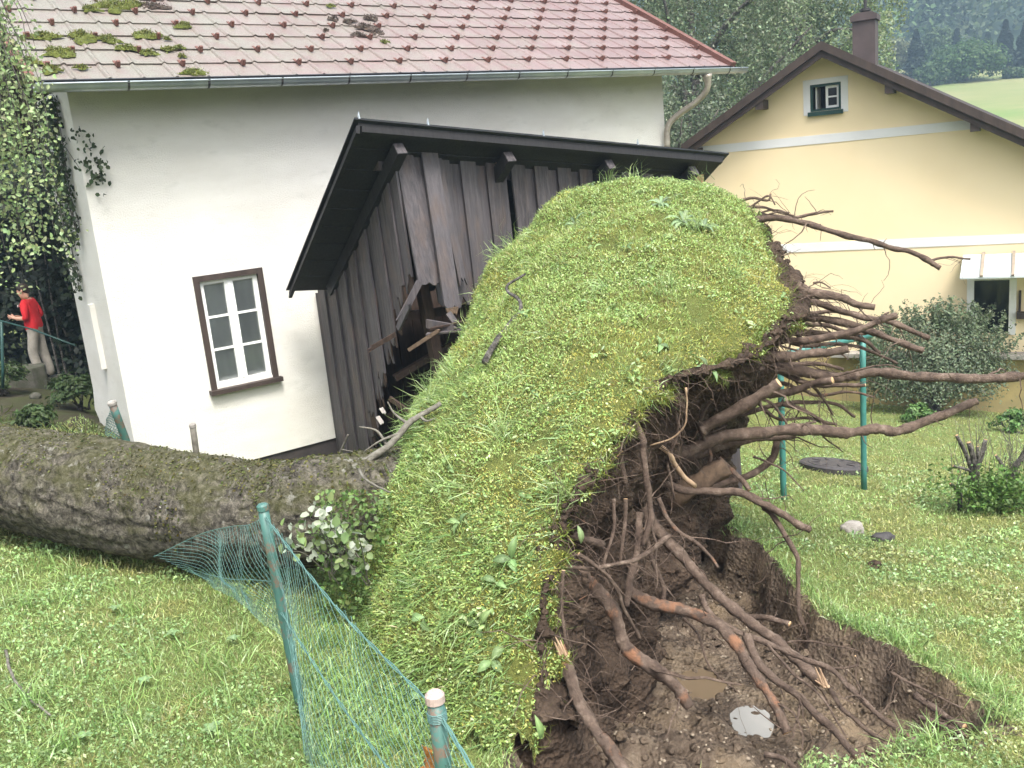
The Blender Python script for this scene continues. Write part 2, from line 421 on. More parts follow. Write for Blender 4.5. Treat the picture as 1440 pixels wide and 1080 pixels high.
M['grey_cloth'] = pmat('grey trouser cloth', (.33, .30, .26), (.24, .22, .19), 9, .9, .5, 22, .02)
M['skin'] = pmat('skin', (.50, .29, .21), (.44, .24, .17), 20, .55, .05)
M['hair'] = pmat('dark hair', (.02, .014, .011), (.035, .024, .018), 60, .6, .5, 120)
M['shoe'] = pmat('dark shoe', (.03, .03, .045), (.05, .05, .06), 20, .6, .2)
M['clear_roof'] = pmat('pale canopy sheet', (.50, .54, .55), (.43, .48, .50), 3, .3, .05)
M['rib_wood'] = pmat('greyed canopy rib', (.33, .27, .21), (.24, .2, .16), 9, .7, .2)

# ------------------------------------------------------------------ terrain
C_ = np.array([-3.9393 * 1.15, 9.3 * 1.15, 0]); HA = .9553
DD = np.array([math.sin(HA), math.cos(HA), 0]); NN = np.array([math.cos(HA), -math.sin(HA), 0]); UP = np.array([0, 0, 1.])
pit_px = [(735, 1085), (800, 1180), (960, 1120), (1080, 1105), (1230, 1078), (1335, 1052), (1392, 1030), (1398, 1000), (1335, 962), (1270, 930),
          (1235, 903), (1165, 880), (1135, 850), (1095, 812), (1065, 775), (1000, 748), (940, 728), (850, 740), (800, 830), (735, 990)]
pit_poly = np.array([G(*q)[:2] for q in pit_px])
def poly_sd(x, y, poly):
    """signed distance, positive inside"""
    d = np.full(x.shape, 1e9); inside = np.zeros(x.shape, bool); n = len(poly)
    for i in range(n):
        ax, ay = poly[i]; bx, by = poly[(i + 1) % n]
        ex, ey = bx - ax, by - ay
        t = np.clip(((x - ax) * ex + (y - ay) * ey) / (ex * ex + ey * ey), 0, 1)
        d = np.minimum(d, np.hypot(x - ax - t * ex, y - ay - t * ey))
        c = ((ay > y) != (by > y)) & (x < (bx - ax) * (y - ay) / (by - ay + 1e-12) + ax)
        inside ^= c
    return np.where(inside, d, -d)
puddles = [(1058, 1015, .125, .17), (985, 962, .15, .19)]
def pit_sd(x, y):
    near = (x > -1.5) & (x < 4.5) & (y > 2) & (y < 10)
    sd = np.full(x.shape, -9.)
    if near.any():
        xs, ys = x[near], y[near]
        q = np.stack([xs * 3.5, ys * 3.5, xs * 0], -1)
        sd[near] = poly_sd(xs, ys, pit_poly) + fbm(q, 4, 5) * .18
    return sd
def ground_z(x, y, pit=True):
    x = np.asarray(x, float); y = np.asarray(y, float)
    xx = 14 * np.tanh(x / 14) * (1 + 0 * y); xx = np.where(np.abs(x) < 9, x, np.sign(x) * (9 + 6 * np.tanh((np.abs(x) - 9) / 6)))
    yy = np.where(y < 20, y, 20 + 5 * np.tanh((y - 20) / 5))
    z = -(GA * yy + GB * xx)
    q = np.stack([x * .55, y * .55, x * 0], -1)
    z = z + fbm(q, 3, 3) * .07 * smooth(60, 20, y)
    q2 = np.stack([x * 3, y * 3, x * 0], -1)
    z = z + fbm(q2, 3, 8) * .03 * smooth(40, 12, y)
    u = (x - C_[0]) * DD[0] + (y - C_[1]) * DD[1]; s = (x - C_[0]) * NN[0] + (y - C_[1]) * NN[1]
    z = z - .42 * smooth(-.2, 1.2, u) * smooth(2.2, .9, s) * smooth(12, 9, u)
    far = np.interp(y, [30, 60, 85, 160, 230, 420, 700, 1000], [-4.6, -3.6, 1.4, 8.6, 13., 62., 165., 230.])
    far = far + np.interp(y, [60, 150, 400, 900], [0, 0, 1, 1]) * (18 * np.sin(x / 140. + 1) + .05 * x)
    w = smooth(28, 55, y); z = z * (1 - w) + far * w
    if pit:
        sd = pit_sd(x, y); ins = smooth(.0, .14, sd)
        q = np.stack([x * 6, y * 6, x * 0], -1); q3 = np.stack([x * 19, y * 19, x * 0], -1)
        dz = -.40 * ins + ins * (fbm(q, 4, 21) * .17 + np.abs(fbm(q3, 3, 4)) * .085)
        lip = np.exp(-(sd / .10) ** 2) * .05 * (sd < .12)
        z = z + dz + lip
    return z
def axis(segs):
    out = []
    for a, b, st in segs: out += list(np.arange(a, b, st))
    return np.array(out + [segs[-1][1]])
def geo(a, b, st, k=1.35):
    o = []; x = a
    while x < b: o.append(x); x += st; st *= k
    return o + [b]
gx = np.array([-q for q in geo(9, 700, .4)][::-1] + list(axis([(-8.7, -.8, .14), (-.8, 3.6, .05), (3.6, 12, .16)])[:-1]) + geo(12, 700, .2))
gy = np.array(list(axis([(-6, 2.4, .4), (2.4, 9, .05), (9, 21, .16)])[:-1]) + geo(21, 1000, .25, 1.12))
GX, GY = np.meshgrid(gx, gy)
pud_c = [P(px, py, 0.1 + G(px, py)[1]) for px, py, _, _ in puddles]
GZ = ground_z(GX, GY)
water = []
for (px, py, rx, ry) in puddles:
    # the pit floor lies about 0.4 m under the lawn, so the line of sight meets it farther out
    d = ray(px, py); t = -(H + .40) / (d[2] + GA * d[1] + GB * d[0]); c = EYE + d * t
    water.append((c, rx, ry))
lvl = []
for k, (c, rx, ry) in enumerate(water):
    r = np.hypot((GX - c[0]) / rx, (GY - c[1]) / ry)
    zc = float(ground_z(np.array([c[0]]), np.array([c[1]]))[0]) if False else c[2]
    GZ = np.where(r < 2.0, GZ * smooth(.9, 2.0, r) + (1 - smooth(.9, 2.0, r)) * (zc - .035 + .03 * (r ** 2) + .014 * fbm(np.stack([GX * 9, GY * 9, GX * 0], -1), 3, 2)), GZ)
    GZ = np.where((r > 1.04) & (r < 2.3), np.maximum(GZ, zc + .004 + .02 * np.minimum(r - 1.04, .6)), GZ)
    lvl.append(zc)
def ground_part(name, mask, mat, kind='structure', label=None):
    r, c = GX.shape
    idx = np.arange(r * c).reshape(r, c)
    q = np.stack([idx[:-1, :-1], idx[:-1, 1:], idx[1:, 1:], idx[1:, :-1]], -1)[mask]
    used, inv = np.unique(q, return_inverse=True)
    V = np.stack([GX, GY, GZ], -1).reshape(-1, 3)[used]
    o = np_mesh(name, V, inv.reshape(q.shape), mat, smooth_=True)
    return tag(o, label, None, None, kind)
cxm = (GX[:-1, :-1] + GX[1:, 1:]) / 2; cym = (GY[:-1, :-1] + GY[1:, 1:]) / 2
sdm = pit_sd(cxm, cym)
is_pit = sdm > -.045
u_ = (cxm - C_[0]) * DD[0] + (cym - C_[1]) * DD[1]
is_bank = (u_ < 0.2) & (cym > 9.2) & (cxm < -4) & (cym < 30) & ~is_pit
is_meadow = (cym > 55) & (cym < 190); is_hill = cym >= 190
ground_part('lawn', ~is_pit & ~is_bank & ~is_meadow & ~is_hill, M['lawn'])
ground_part('pit_soil', is_pit, M['soil_wet'])
ground_part('garden_bank', is_bank, M['bank'])
ground_part('meadow', is_meadow, M['meadow'])
ground_part('hillside', is_hill, M['hill'])
for k, (c, rx, ry) in enumerate(water):
    mb = MB(); n = 40
    ring = [np.array([c[0] + rx * 1.5 * math.cos(a) * (1 + .12 * math.sin(3 * a + k)), c[1] + ry * 1.5 * math.sin(a), lvl[k] - .005]) for a in np.linspace(0, 2 * PI, n, endpoint=False)]
    mb.add(ring, [tuple(range(n))])
    o = mb.build('puddle', M['puddle'] if k == 0 else M['mud_water']); tag(o, kind='structure')

# ------------------------------------------------------------------ white house
def W(t, s, z): return C_ + DD * t + NN * s + UP * (z + H)      # house frame: along the front, out of the front, camera-relative height
white = empty('white_house', C_ + UP * (H - 3.0), 'white rendered house with red tiled roof and small brown framed window', 'house')
ZE, ZB, ZP = 1.36, -3.75, -3.30
LEN = 9.15; WT = [.8885 * 1.15, 1.6158 * 1.15]; WZ = [-2.0074 * 1.15, -.7928 * 1.15]
t0, t1 = WT[0] + .035, WT[1] - .035; z0, z1 = WZ[0] + .04, WZ[1] - .035
mb = MB()
for (a, b, c, d) in ((0, t0, ZP, ZE), (t1, LEN, ZP, ZE), (t0, t1, ZP, z0), (t0, t1, z1, ZE)):
    mb.add([W(a, 0, c), W(b, 0, c), W(b, 0, d), W(a, 0, d)], [(0, 1, 2, 3)])
for a, b in (((t0, z0), (t1, z0)), ((t1, z0), (t1, z1)), ((t1, z1), (t0, z1)), ((t0, z1), (t0, z0))):   # reveal
    mb.add([W(a[0], 0, a[1]), W(b[0], 0, b[1]), W(b[0], -.22, b[1]), W(a[0], -.22, a[1])], [(3, 2, 1, 0)])
mb.build('front_wall', M['plaster'], white)
mb = MB()
# end wall of the front bay, its far foot cut back by the rising bank
mb.add([W(0, 0, ZB), W(0, 0, ZE), W(0, -1.75, ZE), W(0, -1.75, -2.3), W(0, -1.9, -2.6), W(0, -1.2, -3.1)], [(0, 1, 2, 3, 4, 5)])
mb.add([W(0, -1.75, ZB), W(0, -1.75, ZE), W(1.3, -1.75, ZE), W(1.3, -1.75, ZB)], [(0, 1, 2, 3)])
mb.build('end_wall', M['plaster'], white)
mb = MB()
mb.add([W(1.3, -1.75, ZB), W(1.3, -1.75, ZE), W(1.3, -8, ZE), W(1.3, -8, ZB)], [(0, 1, 2, 3)])
mb.add([W(LEN, 0, ZB), W(LEN, -8, ZB), W(LEN, -8, ZE), W(LEN, -4, ZE + 2.2), W(LEN, 0, ZE)], [(0, 1, 2, 3, 4)])
mb.add([W(1.3, -8, ZB), W(1.3, -8, ZE), W(LEN, -8, ZE), W(LEN, -8, ZB)], [(0, 1, 2, 3)])
mb.build('rear_wall', M['plaster'], white)
mb = MB(); mb.box(W(LEN / 2, -.10, (ZB + ZP) / 2), DD * (LEN / 2 - .02), NN * .07, UP * (ZP - ZB) / 2); mb.build('plinth', M['plinth'], white)
mb = MB(); mb.box(W(-.03, -.75, -1.5), DD * .03, NN * .06, UP * .40); mb.build('cable_duct', M['plaster'], white)
# window
win = MB()
fw = .055
for (a, b, c, d) in ((WT[0] - .02, WT[0] + .05, WZ[0], WZ[1] + .02), (WT[1] - .05, WT[1] + .02, WZ[0], WZ[1] + .02), (WT[0] + .05, WT[1] - .05, WZ[1] - .05, WZ[1] + .02)):
    win.box(W((a + b) / 2, -.005, (c + d) / 2), DD * (b - a) / 2, NN * .035, UP * (d - c) / 2)
win = win.build('window', M['brown_wood'], white)
mb = MB(); mb.box(W((WT[0] + WT[1]) / 2, .02, WZ[0] - .02), DD * ((WT[1] - WT[0]) / 2 + .05), NN * .075, UP * .028); mb.build('window_sill', M['brown_wood'], win)
ti, tj, zi, zj = WT[0] + .05, WT[1] - .05, WZ[0] + .01, WZ[1] - .05
tm = (ti + tj) / 2
mb = MB()
for (a, b, c, d) in ((ti, ti + .055, zi, zj), (tj - .055, tj, zi, zj), (tm - .055, tm + .055, zi + .07, zj - .045), (ti + .055, tj - .055, zi, zi + .07), (ti + .055, tj - .055, zj - .045, zj)):
    mb.box(W((a + b) / 2, -.055, (c + d) / 2), DD * (b - a) / 2, NN * .03, UP * (d - c) / 2)
mb.box(W(tm, -.02, (zi + zj) / 2 + .01), DD * .018, NN * .012, UP * ((zj - zi) / 2 - .07))
mb.build('casement_frame', M['white_paint'], win)
pz = np.linspace(zi + .07, zj - .045, 4)
for (a, b) in ((ti + .055, tm - .055), (tm + .055, tj - .055)):
    for k in range(3):
        mb = MB(); mb.box(W((a + b) / 2, -.065, (pz[k] + pz[k + 1]) / 2), DD * ((b - a) / 2), NN * .003, UP * ((pz[k + 1] - pz[k]) / 2 - .014)); mb.build('pane', M['glass'], win)
    for k in (1, 2):
        mb = MB(); mb.box(W((a + b) / 2, -.058, pz[k]), DD * ((b - a) / 2), NN * .016, UP * .0135); mb.build('glazing_bar', M['white_paint'], win)
mb = MB()
xs = np.linspace(ti, tj, 60); A = np.stack([[W(x, -.085 + .003 * math.sin(x * 60) + .003 * math.sin(x * 23), z) for x in xs] for z in (zi, zj)])
mb.grid(A); mb.build('curtain', M['curtain'], win, True)
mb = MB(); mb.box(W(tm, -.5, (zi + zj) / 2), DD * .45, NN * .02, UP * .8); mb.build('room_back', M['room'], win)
# roof
TH = math.radians(30); RV = -NN * math.cos(TH) + UP * math.sin(TH); RN = NN * math.sin(TH) + UP * math.cos(TH)
E0 = W(-.42, .60, 1.1016 * 1.15 + .10); RL = 10.62
def RF(a, b, h=0): return E0 + DD * a + RV * b + RN * h
roof = MB()
roof.prism([RF(-.02, 0, -.06), RF(RL + .02, 0, -.06), RF(RL + .02, 4.9, -.06), RF(-.02, 4.9, -.06)], -RN * .10)
back = RF(0, 4.9, -.06); RVb = NN * math.cos(TH) * -1 - UP * math.sin(TH)
roof.prism([RF(-.02, 4.93, -.1), RF(RL + .02, 4.93, -.1), RF(RL + .02, 4.93, -.1) + RVb * 5.2, RF(-.02, 4.93, -.1) + RVb * 5.2], -UP * .1)
roof = roof.build('roof', M['brown_wood'], white)
TW, TL = .354, .41
tile_me = None
def make_tile_mesh():
    mb = MB(); n = []
    prof = [(0, .0), (.016, .016), (.034, .019), (.052, .007), (.064, .001), (.22, .0), (.353, -.001)]
    top = [[DD * x + RV * y + RN * (h + .017 - .019 * (y / TL)) for x, h in prof] for y in (0, TL + .05)]
    bot = [[DD * x + RV * y + RN * (h + .007 - .019 * (y / TL)) for x, h in prof] for y in (0, TL + .05)]
    m_ = len(prof)
    vs = top[0] + top[1] + bot[0] + bot[1]; fs = []
    for i in range(m_ - 1):
        fs.append((i, i + 1, m_ + i + 1, m_ + i)); fs.append((2 * m_ + i, 2 * m_ + i + 1, i + 1, i))
    fs.append((0, m_, 3 * m_, 2 * m_)); fs.append((m_ - 1, 3 * m_ - 1, 4 * m_ - 1, 2 * m_ - 1))
    mb.add(vs, fs); me = bpy.data.meshes.new('tile'); me.from_pydata(mb.v, [], mb.f); me.materials.append(M['tile']); me.update(); return me
tile_me = make_tile_mesh()
hook_mb = MB()
hook_mb.prism([DD * .0 + RV * .0 + RN * .0, DD * .0 + RV * .10 + RN * .0, DD * .0 + RV * .02 + RN * .075, DD * 0 + RV * -.005 + RN * .07], DD * .035)
hook_mb.box(DD * .0175 + RV * .12 + RN * .004, DD * .016, RV * .06, RN * .003)
hook_me = bpy.data.meshes.new('snow_hook'); hook_me.from_pydata(hook_mb.v, [], hook_mb.f); hook_me.materials.append(M['hook'])
ncol = int(RL / TW)
nrow_parts = 9
rest = MB()
for r in range(12):
    for c in range(ncol):
        loc = RF(c * TW + .01, r * TL, -.055) + RN * random.uniform(-.003, .003)
        if r < nrow_parts:
            o = link('tile', tile_me); o.location = tuple(loc); attach(o, roof)
        else:
            b = len(rest.v); rest.v += [tuple(np.array(v.co) + loc) for v in tile_me.vertices]; rest.f += [tuple(i + b for i in p_.vertices) for p_ in tile_me.polygons]; rest.m += [0] * len(tile_me.polygons)
        if r < nrow_parts and (r + c) % 2 == 0:
            o = link('snow_hook', hook_me); o.location = tuple(RF(c * TW + .2, r * TL + .30, -.04)); attach(o, roof)
tag(rest.build('upper_tiles', M['tile'], roof), kind='stuff')
mb = MB(); mb.prism([RF(RL - .06, -.02, -.06), RF(RL + .06, -.02, -.06), RF(RL + .06, -.02, .03), RF(RL - .06, -.02, .03)], RV * 4.9); mb.build('verge_sheet', M['hook'], roof)
mb = MB(); mb.prism([RF(-.08, -.02, -.06), RF(0.008, -.02, -.06), RF(0.008, -.02, .03), RF(-.08, -.02, .03)], RV * 4.9); mb.build('verge_sheet', M['hook'], roof)
mb = MB(); mb.box(RF(RL / 2, -.012, -.065), DD * RL / 2, RV * .01, RN * .035); mb.build('eaves_flashing', M['sheet'], roof)
moss_parts = []
def moss_clump(px, py, rad, mat, flat=.15):
    c = hit(px, py, RF(0, 0, -.02), RN); ph = random.random() * 50
    i, j = np.meshgrid(np.arange(14), np.arange(36), indexing='ij'); a = 2 * PI * j / 35
    rr = rad * .8 * (i / 13) * (1 + 1.5 * fbm(np.stack([np.cos(a) * 1.6 + ph, np.sin(a) * 1.6, 0 * a + ph], -1), 4, 7))
    q = c + (rr * 1.25 * np.cos(a))[..., None] * DD + (rr * .85 * np.sin(a))[..., None] * RV
    A = q + (rad * flat * np.sqrt(np.maximum(0, 1 - (i / 13) ** 2)) * (.7 + 1.5 * fbm(q * 22, 3, 15)) - .012 * (i / 13) ** 4)[..., None] * RN
    A[:, 35] = A[:, 0]
    mb = MB(); mb.grid(A); mb.build('moss_clump', mat, roof, True)
    k = int(260 * rad / .12); ii = RNG.integers(0, 14, k); jj = RNG.integers(0, 35, k); p0 = A[ii, jj] + RNG.normal(size=(k, 3)) * rad * .06
    moss_parts.append(blades(p0, unit(RN + RNG.normal(size=(k, 3)) * .6), RNG.uniform(.012, .035, k), RNG.uniform(.008, .014, k), RNG.uniform(.2, 1, k), tint(k, (.15, .165, .045) if mat is M['moss'] else (.11, .085, .07), .45, .15)))
for (px, py, r) in ((80, 72, .16), (72, 97, .13), (115, 50, .20), (150, 55, .16), (205, 48, .17), (178, 66, .12), (207, 73, .09), (270, 101, .13), (238, 68, .08), (160, 8, .24), (190, 5, .15), (258, 35, .12), (252, 66, .06), (254, 78, .05), (60, 50, .14), (40, 85, .12), (125, 12, .12), (235, 54, .05), (115, 94, .06), (465, 8, .06)):
    moss_clump(px, py, r, M['moss'])
for (px, py, r) in ((520, 25, .13), (512, 38, .17), (490, 30, .10), (530, 45, .10), (470, 26, .08), (540, 58, .06), (505, 48, .09), (458, 42, .05), (215, 8, .14)):
    moss_clump(px, py, r, M['moss_dry'] if px != 540 else M['moss'])
V, Fs, Cc = merge(moss_parts); tag(np_mesh('moss_fuzz', V, Fs, M['grass'], roof, colors=Cc), kind='stuff')
# gutter: half round trough with brackets
GR = .068
gc = W(0, .72, 1.1016 * 1.15)
mb = MB(); A = []
for t in np.linspace(-.45, 10.35, 30):
    A.append([gc + DD * t + NN * (GR * math.cos(a)) + UP * (GR * math.sin(a)) for a in np.linspace(PI, 2 * PI, 9)] + [gc + DD * t + NN * (GR + .012) + UP * .008, gc + DD * t + NN * (GR + .004) + UP * .018])
mb.grid(np.array(A)); gut = mb.build('gutter', M['zinc'], white, True)
sm = gut.modifiers.new('thick', 'SOLIDIFY'); sm.thickness = .003
for t in np.arange(.45, 10.3, .86):
    mb = MB(); mb.grid(np.array([[gc + DD * (t + k) + NN * ((GR + .005) * math.cos(a)) + UP * ((GR + .005) * math.sin(a)) for a in np.linspace(PI, 2 * PI, 9)] + [gc + DD * (t + k) + NN * (GR + .02) + UP * .016] for k in (-.013, .013)])); mb.build('gutter_bracket', M['dark_metal'], gut)
dp = [W(9.45, .70, 1.20), W(9.47, .68, .98), W(9.40, .50, .80), W(9.22, .24, .62), W(9.10, .12, .45), W(9.08, .10, .1), W(9.08, .10, -3.6)]
mb = MB(); mb.tube(catmull(np.array(dp[:6]), 24), [.085, .075, .06, .055] + [.05] * 20, 12); mb.tube([dp[5], dp[6]], .05, 12, False); mb.build('downpipe', M['zinc_old'], white, True)

# ------------------------------------------------------------------ yellow house
KY = 20 / 18.
YD = np.array([3.967, 18, 0]) * KY; YE = np.array([math.sin(2.0848), math.cos(2.0848), 0]); YN = np.array([YE[1], -YE[0], 0])
def Y_(s, o, z): return YD + YE * s + YN * o + UP * (z + H)
def yhit(px, py, off):
    X = hit(px, py, YD + YN * off + UP * H, YN); return float((X - YD) @ YE), float(X[2] - H)
yel = empty('yellow_house', Y_(2.5, 0, -5.4), 'pale yellow gabled house with dark brown roof, seen beyond the torn up roots', 'house')
OH = .55
sa, za = yhit(1155, 60, OH); sl, zl = yhit(958, 206, OH); sr, zr = yhit(1440, 185, OH)
kl = (za - zl) / (sa - sl); kr = (za - zr) / (sr - sa); send = 8.6
def ztop(s): return za - kl * (sa - s) if s < sa else za - kr * (s - sa)
wl_, wr_ = -.05, 8.1
aw0, aw1 = yhit(1139, 120, 0), yhit(1183, 153, 0)
at0, at1, az0, az1 = aw0[0], aw1[0], aw1[1], aw0[1]
dt0, dtz1 = yhit(1366, 392, 0); dt1, dtz0 = yhit(1422, 470, 0)
mb = MB()
# gable wall as columns between the openings, so the openings are real holes
cuts = sorted([wl_, at0, at1, sa, dt0, dt1, wr_])
for a, b in zip(cuts[:-1], cuts[1:]):
    m_ = (a + b) / 2; tops = (ztop(a) - .17, ztop(b) - .17)
    holes = []
    if at0 - 1e-6 <= a and b <= at1 + 1e-6: holes = [(az0, az1)]
    if dt0 - 1e-6 <= a and b <= dt1 + 1e-6: holes = [(dtz0, dtz1)]
    if holes:
        h0, h1 = holes[0]
        mb.add([Y_(a, 0, -6.2), Y_(b, 0, -6.2), Y_(b, 0, h0), Y_(a, 0, h0)], [(0, 1, 2, 3)])
        mb.add([Y_(a, 0, h1), Y_(b, 0, h1), Y_(b, 0, tops[1]), Y_(a, 0, tops[0])], [(0, 1, 2, 3)])
    else:
        mb.add([Y_(a, 0, -6.2), Y_(b, 0, -6.2), Y_(b, 0, tops[1]), Y_(a, 0, tops[0])], [(0, 1, 2, 3)])
for (a, b, c, d) in ((at0, at1, az0, az1), (dt0, dt1, dtz0, dtz1)):
    q = [(a, c), (b, c), (b, d), (a, d)]
    for i in range(4):
        e, f = q[i], q[(i + 1) % 4]
        mb.add([Y_(e[0], 0, e[1]), Y_(f[0], 0, f[1]), Y_(f[0], -.25, f[1]), Y_(e[0], -.25, e[1])], [(3, 2, 1, 0)])
mb.build('gable_wall', M['yellow'], yel)
mb = MB()
mb.add([Y_(wl_, 0, -6.2), Y_(wl_, 0, ztop(wl_) - .17), Y_(wl_, -9, ztop(wl_) - .17), Y_(wl_, -9, -6.2)], [(3, 2, 1, 0)])
mb.add([Y_(wr_, 0, -6.2), Y_(wr_, 0, ztop(wr_) - .17), Y_(wr_, -9, ztop(wr_) - .17), Y_(wr_, -9, -6.2)], [(0, 1, 2, 3)])
mb.build('side_wall', M['yellow'], yel)
for (pa, pb) in (((985, 212), (1372, 178)), ((1090, 350), (1440, 335))):
    z = yhit(*pa, 0)[1] if pa[0] == 985 else (yhit(*pa, 0)[1] + yhit(*pb, 0)[1]) / 2
    e0 = wl_ + .02; e1 = yhit(*pb, 0)[0] if pa[0] == 985 else wr_ - .02
    mb = MB(); mb.box(Y_((e0 + e1) / 2, .006, z), YE * (e1 - e0) / 2, YN * .008, UP * .085); mb.build('string_course', M['band'], yel)
yr = MB()
for sgn, s_e in ((-1, sl), (1, send)):
    yr.prism([Y_(s_e, OH, ztop(s_e)), Y_(sa, OH, za), Y_(sa, OH, za - .10), Y_(s_e, OH, ztop(s_e) - .10)], -YN * 10)
yr = yr.build('roof', M['roof_dark'], yel)
for s_e in (sl, send):
    for (d0, d1, o0, th) in ((-.03, .13, .03, .03), (.11, .26, -.03, .035)):
        mb = MB(); mb.prism([Y_(s_e, OH + o0, ztop(s_e) - d0), Y_(sa, OH + o0, za - d0), Y_(sa, OH + o0, za - d1), Y_(s_e, OH + o0, ztop(s_e) - d1)], -YN * th); mb.build('barge_board', M['brown_wood'], yr)
for s in (yhit(1072, 139, .2)[0], yhit(1253, 122, .2)[0], yhit(1372, 175, .2)[0], yhit(980, 208, .2)[0]):
    mb = MB(); mb.box(Y_(s, .26, ztop(s) - .28), YE * .075, YN * .24, UP * .09); mb.build('purlin_end', M['brown_wood'], yr)
s_c = yhit(1217, 60, -.9)[0]; zc1 = yhit(1217, 30, -.9)[1]
mb = MB(); mb.box(Y_(s_c, -.9, (zc1 + .6) / 2), YE * .21, YN * .22, UP * (zc1 - .6) / 2); ch = mb.build('chimney', M['chimney'], yr)
mb = MB(); mb.box(Y_(s_c, -.9, zc1 + .05), YE * .245, YN * .26, UP * .05); mb.prism([Y_(s_c - .225, -.66, zc1 + .1), Y_(s_c + .225, -.66, zc1 + .1), Y_(s_c + .15, -.66, zc1 + .15), Y_(s_c - .15, -.66, zc1 + .15)], -YN * .48); mb.build('chimney_cap', M['chimney'], yel)
mb = MB(); mb.tube([Y_(s_c, -.9, zc1 + .13), Y_(s_c, -.9, zc1 + .24)], .09, 14); mb.tube([Y_(s_c, -.9, zc1 + .24), Y_(s_c, -.9, zc1 + .50)], .03, 10); mb.tube([Y_(s_c, -.9, zc1 + .19), Y_(s_c, -.9, zc1 + .22)], .11, 14); mb.build('flue', M['dark_metal'], yel)
# attic window: green frame in a pale surround, one casement swung in
mb = MB()
for (a, b, c, d) in ((at0 - .13, at0, az0 - .06, az1 + .1), (at1, at1 + .13, az0 - .06, az1 + .1), (at0, at1, az1, az1 + .1)):
    mb.box(Y_((a + b) / 2, .006, (c + d) / 2), YE * (b - a) / 2, YN * .008, UP * (d - c) / 2)
aw = mb.build('attic_window', M['band'], yel)
mb = MB()
for (a, b, c, d) in ((at0, at0 + .045, az0, az1), (at1 - .045, at1, az0, az1), (at0 + .045, at1 - .045, az1 - .045, az1), (at0 + .045, at1 - .045, az0, az0 + .045)):
    mb.box(Y_((a + b) / 2, -.06, (c + d) / 2), YE * (b - a) / 2, YN * .06, UP * (d - c) / 2)
mb.box(Y_((at0 + at1) / 2, .03, az0 - .045), YE * ((at1 - at0) / 2 + .04), YN * .05, UP * .04)
mb.build('window_frame', M['green_paint'], aw)
am = (at0 + at1) / 2
mb = MB()
for (a, b, c, d) in ((am - .01, am + .035, az0 + .045, az1 - .045), (at1 - .09, at1 - .045, az0 + .045, az1 - .045), (am + .035, at1 - .09, az0 + .045, az0 + .09), (am + .035, at1 - .09, az1 - .09, az1 - .045), (am + .035, at1 - .09, (az0 + az1) / 2 - .015, (az0 + az1) / 2 + .015)):
    mb.box(Y_((a + b) / 2, -.09, (c + d) / 2), YE * (b - a) / 2, YN * .02, UP * (d - c) / 2)
mb.build('casement', M['white_paint'], aw)
for k in (0, 1):
    mb = MB(); mb.box(Y_((am + at1 - .055) / 2, -.09, az0 + .045 + (az1 - az0 - .09) * (.27 + .46 * k)), YE * ((at1 - am) / 2 - .06), YN * .003, UP * (az1 - az0) * .17); mb.build('pane', M['glass'], aw)
mb = MB(); mb.box(Y_(at0 + .09, -.35, (az0 + az1) / 2), YE * .012, YN * .22, UP * ((az1 - az0) / 2 - .05)); mb.build('open_casement', M['white_paint'], aw)
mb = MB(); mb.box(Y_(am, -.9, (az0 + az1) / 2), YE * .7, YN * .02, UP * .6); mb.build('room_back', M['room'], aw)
# entrance: glazed door under a small canopy, standing on a plinth with a coping
mb = MB()
for (a, b, c, d) in ((dt0 - .07, dt0 + .05, dtz0, dtz1 + .07), (dt1 - .05, dt1 + .07, dtz0, dtz1 + .07), (dt0 + .05, dt1 - .05, dtz1 - .03, dtz1 + .07)):
    mb.box(Y_((a + b) / 2, .01, (c + d) / 2), YE * (b - a) / 2, YN * .05, UP * (d - c) / 2)
dr = mb.build('door', M['white_paint'], yel)
mb = MB(); mb.box(Y_((dt0 + dt1) / 2, -.12, (dtz0 + dtz1) / 2), YE * ((dt1 - dt0) / 2 - .04), YN * .01, UP * (dtz1 - dtz0) / 2); mb.build('pane', M['glass'], dr)
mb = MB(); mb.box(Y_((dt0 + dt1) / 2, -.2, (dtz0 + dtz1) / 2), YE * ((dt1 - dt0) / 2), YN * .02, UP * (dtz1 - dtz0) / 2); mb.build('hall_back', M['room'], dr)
cs0 = yhit(1352, 378, .5)[0]; cz = yhit(1400, 378, .5)[1]
mb = MB(); mb.prism([Y_(cs0, .03, cz + .22), Y_(cs0, .95, cz - .08), Y_(cs0, .95, cz - .11), Y_(cs0, .03, cz + .19)], YE * 2.2); can = mb.build('door_canopy', M['clear_roof'], yel)
for k in range(4):
    mb = MB(); mb.bar(Y_(cs0 + .35 + k * .5, .04, cz + .25), Y_(cs0 + .35 + k * .5, .97, cz - .06), .05, .03); mb.build('canopy_rib', M['rib_wood'], can)
zpl = yhit(1300, 500, .0)[1]
mb = MB(); mb.box(Y_((wl_ + wr_) / 2, .03, (zpl - 6.2) / 2 - .03), YE * ((wr_ - wl_) / 2 + .02), YN * .06, UP * (zpl + 6.2) / 2); mb.build('plinth', M['yellow_base'], yel)
mb = MB(); mb.box(Y_((2.6 + wr_) / 2, .16, zpl + .05), YE * ((wr_ - 2.6) / 2), YN * .17, UP * .04); mb.build('plinth_coping', M['stone'], yel)
fb = yhit(1432, 443, .1)
mb = MB(); mb.box(Y_(fb[0] + .14, .12, fb[1]), YE * .17, YN * .08, UP * .06); mb.box(Y_(fb[0] + .02, .04, fb[1] + .25), YE * .02, YN * .03, UP * .2); o = mb.build('flower_box', M['brown_wood']); tag(o, 'small dark flower box on yellow wall beside the canopied door', 'flower box')

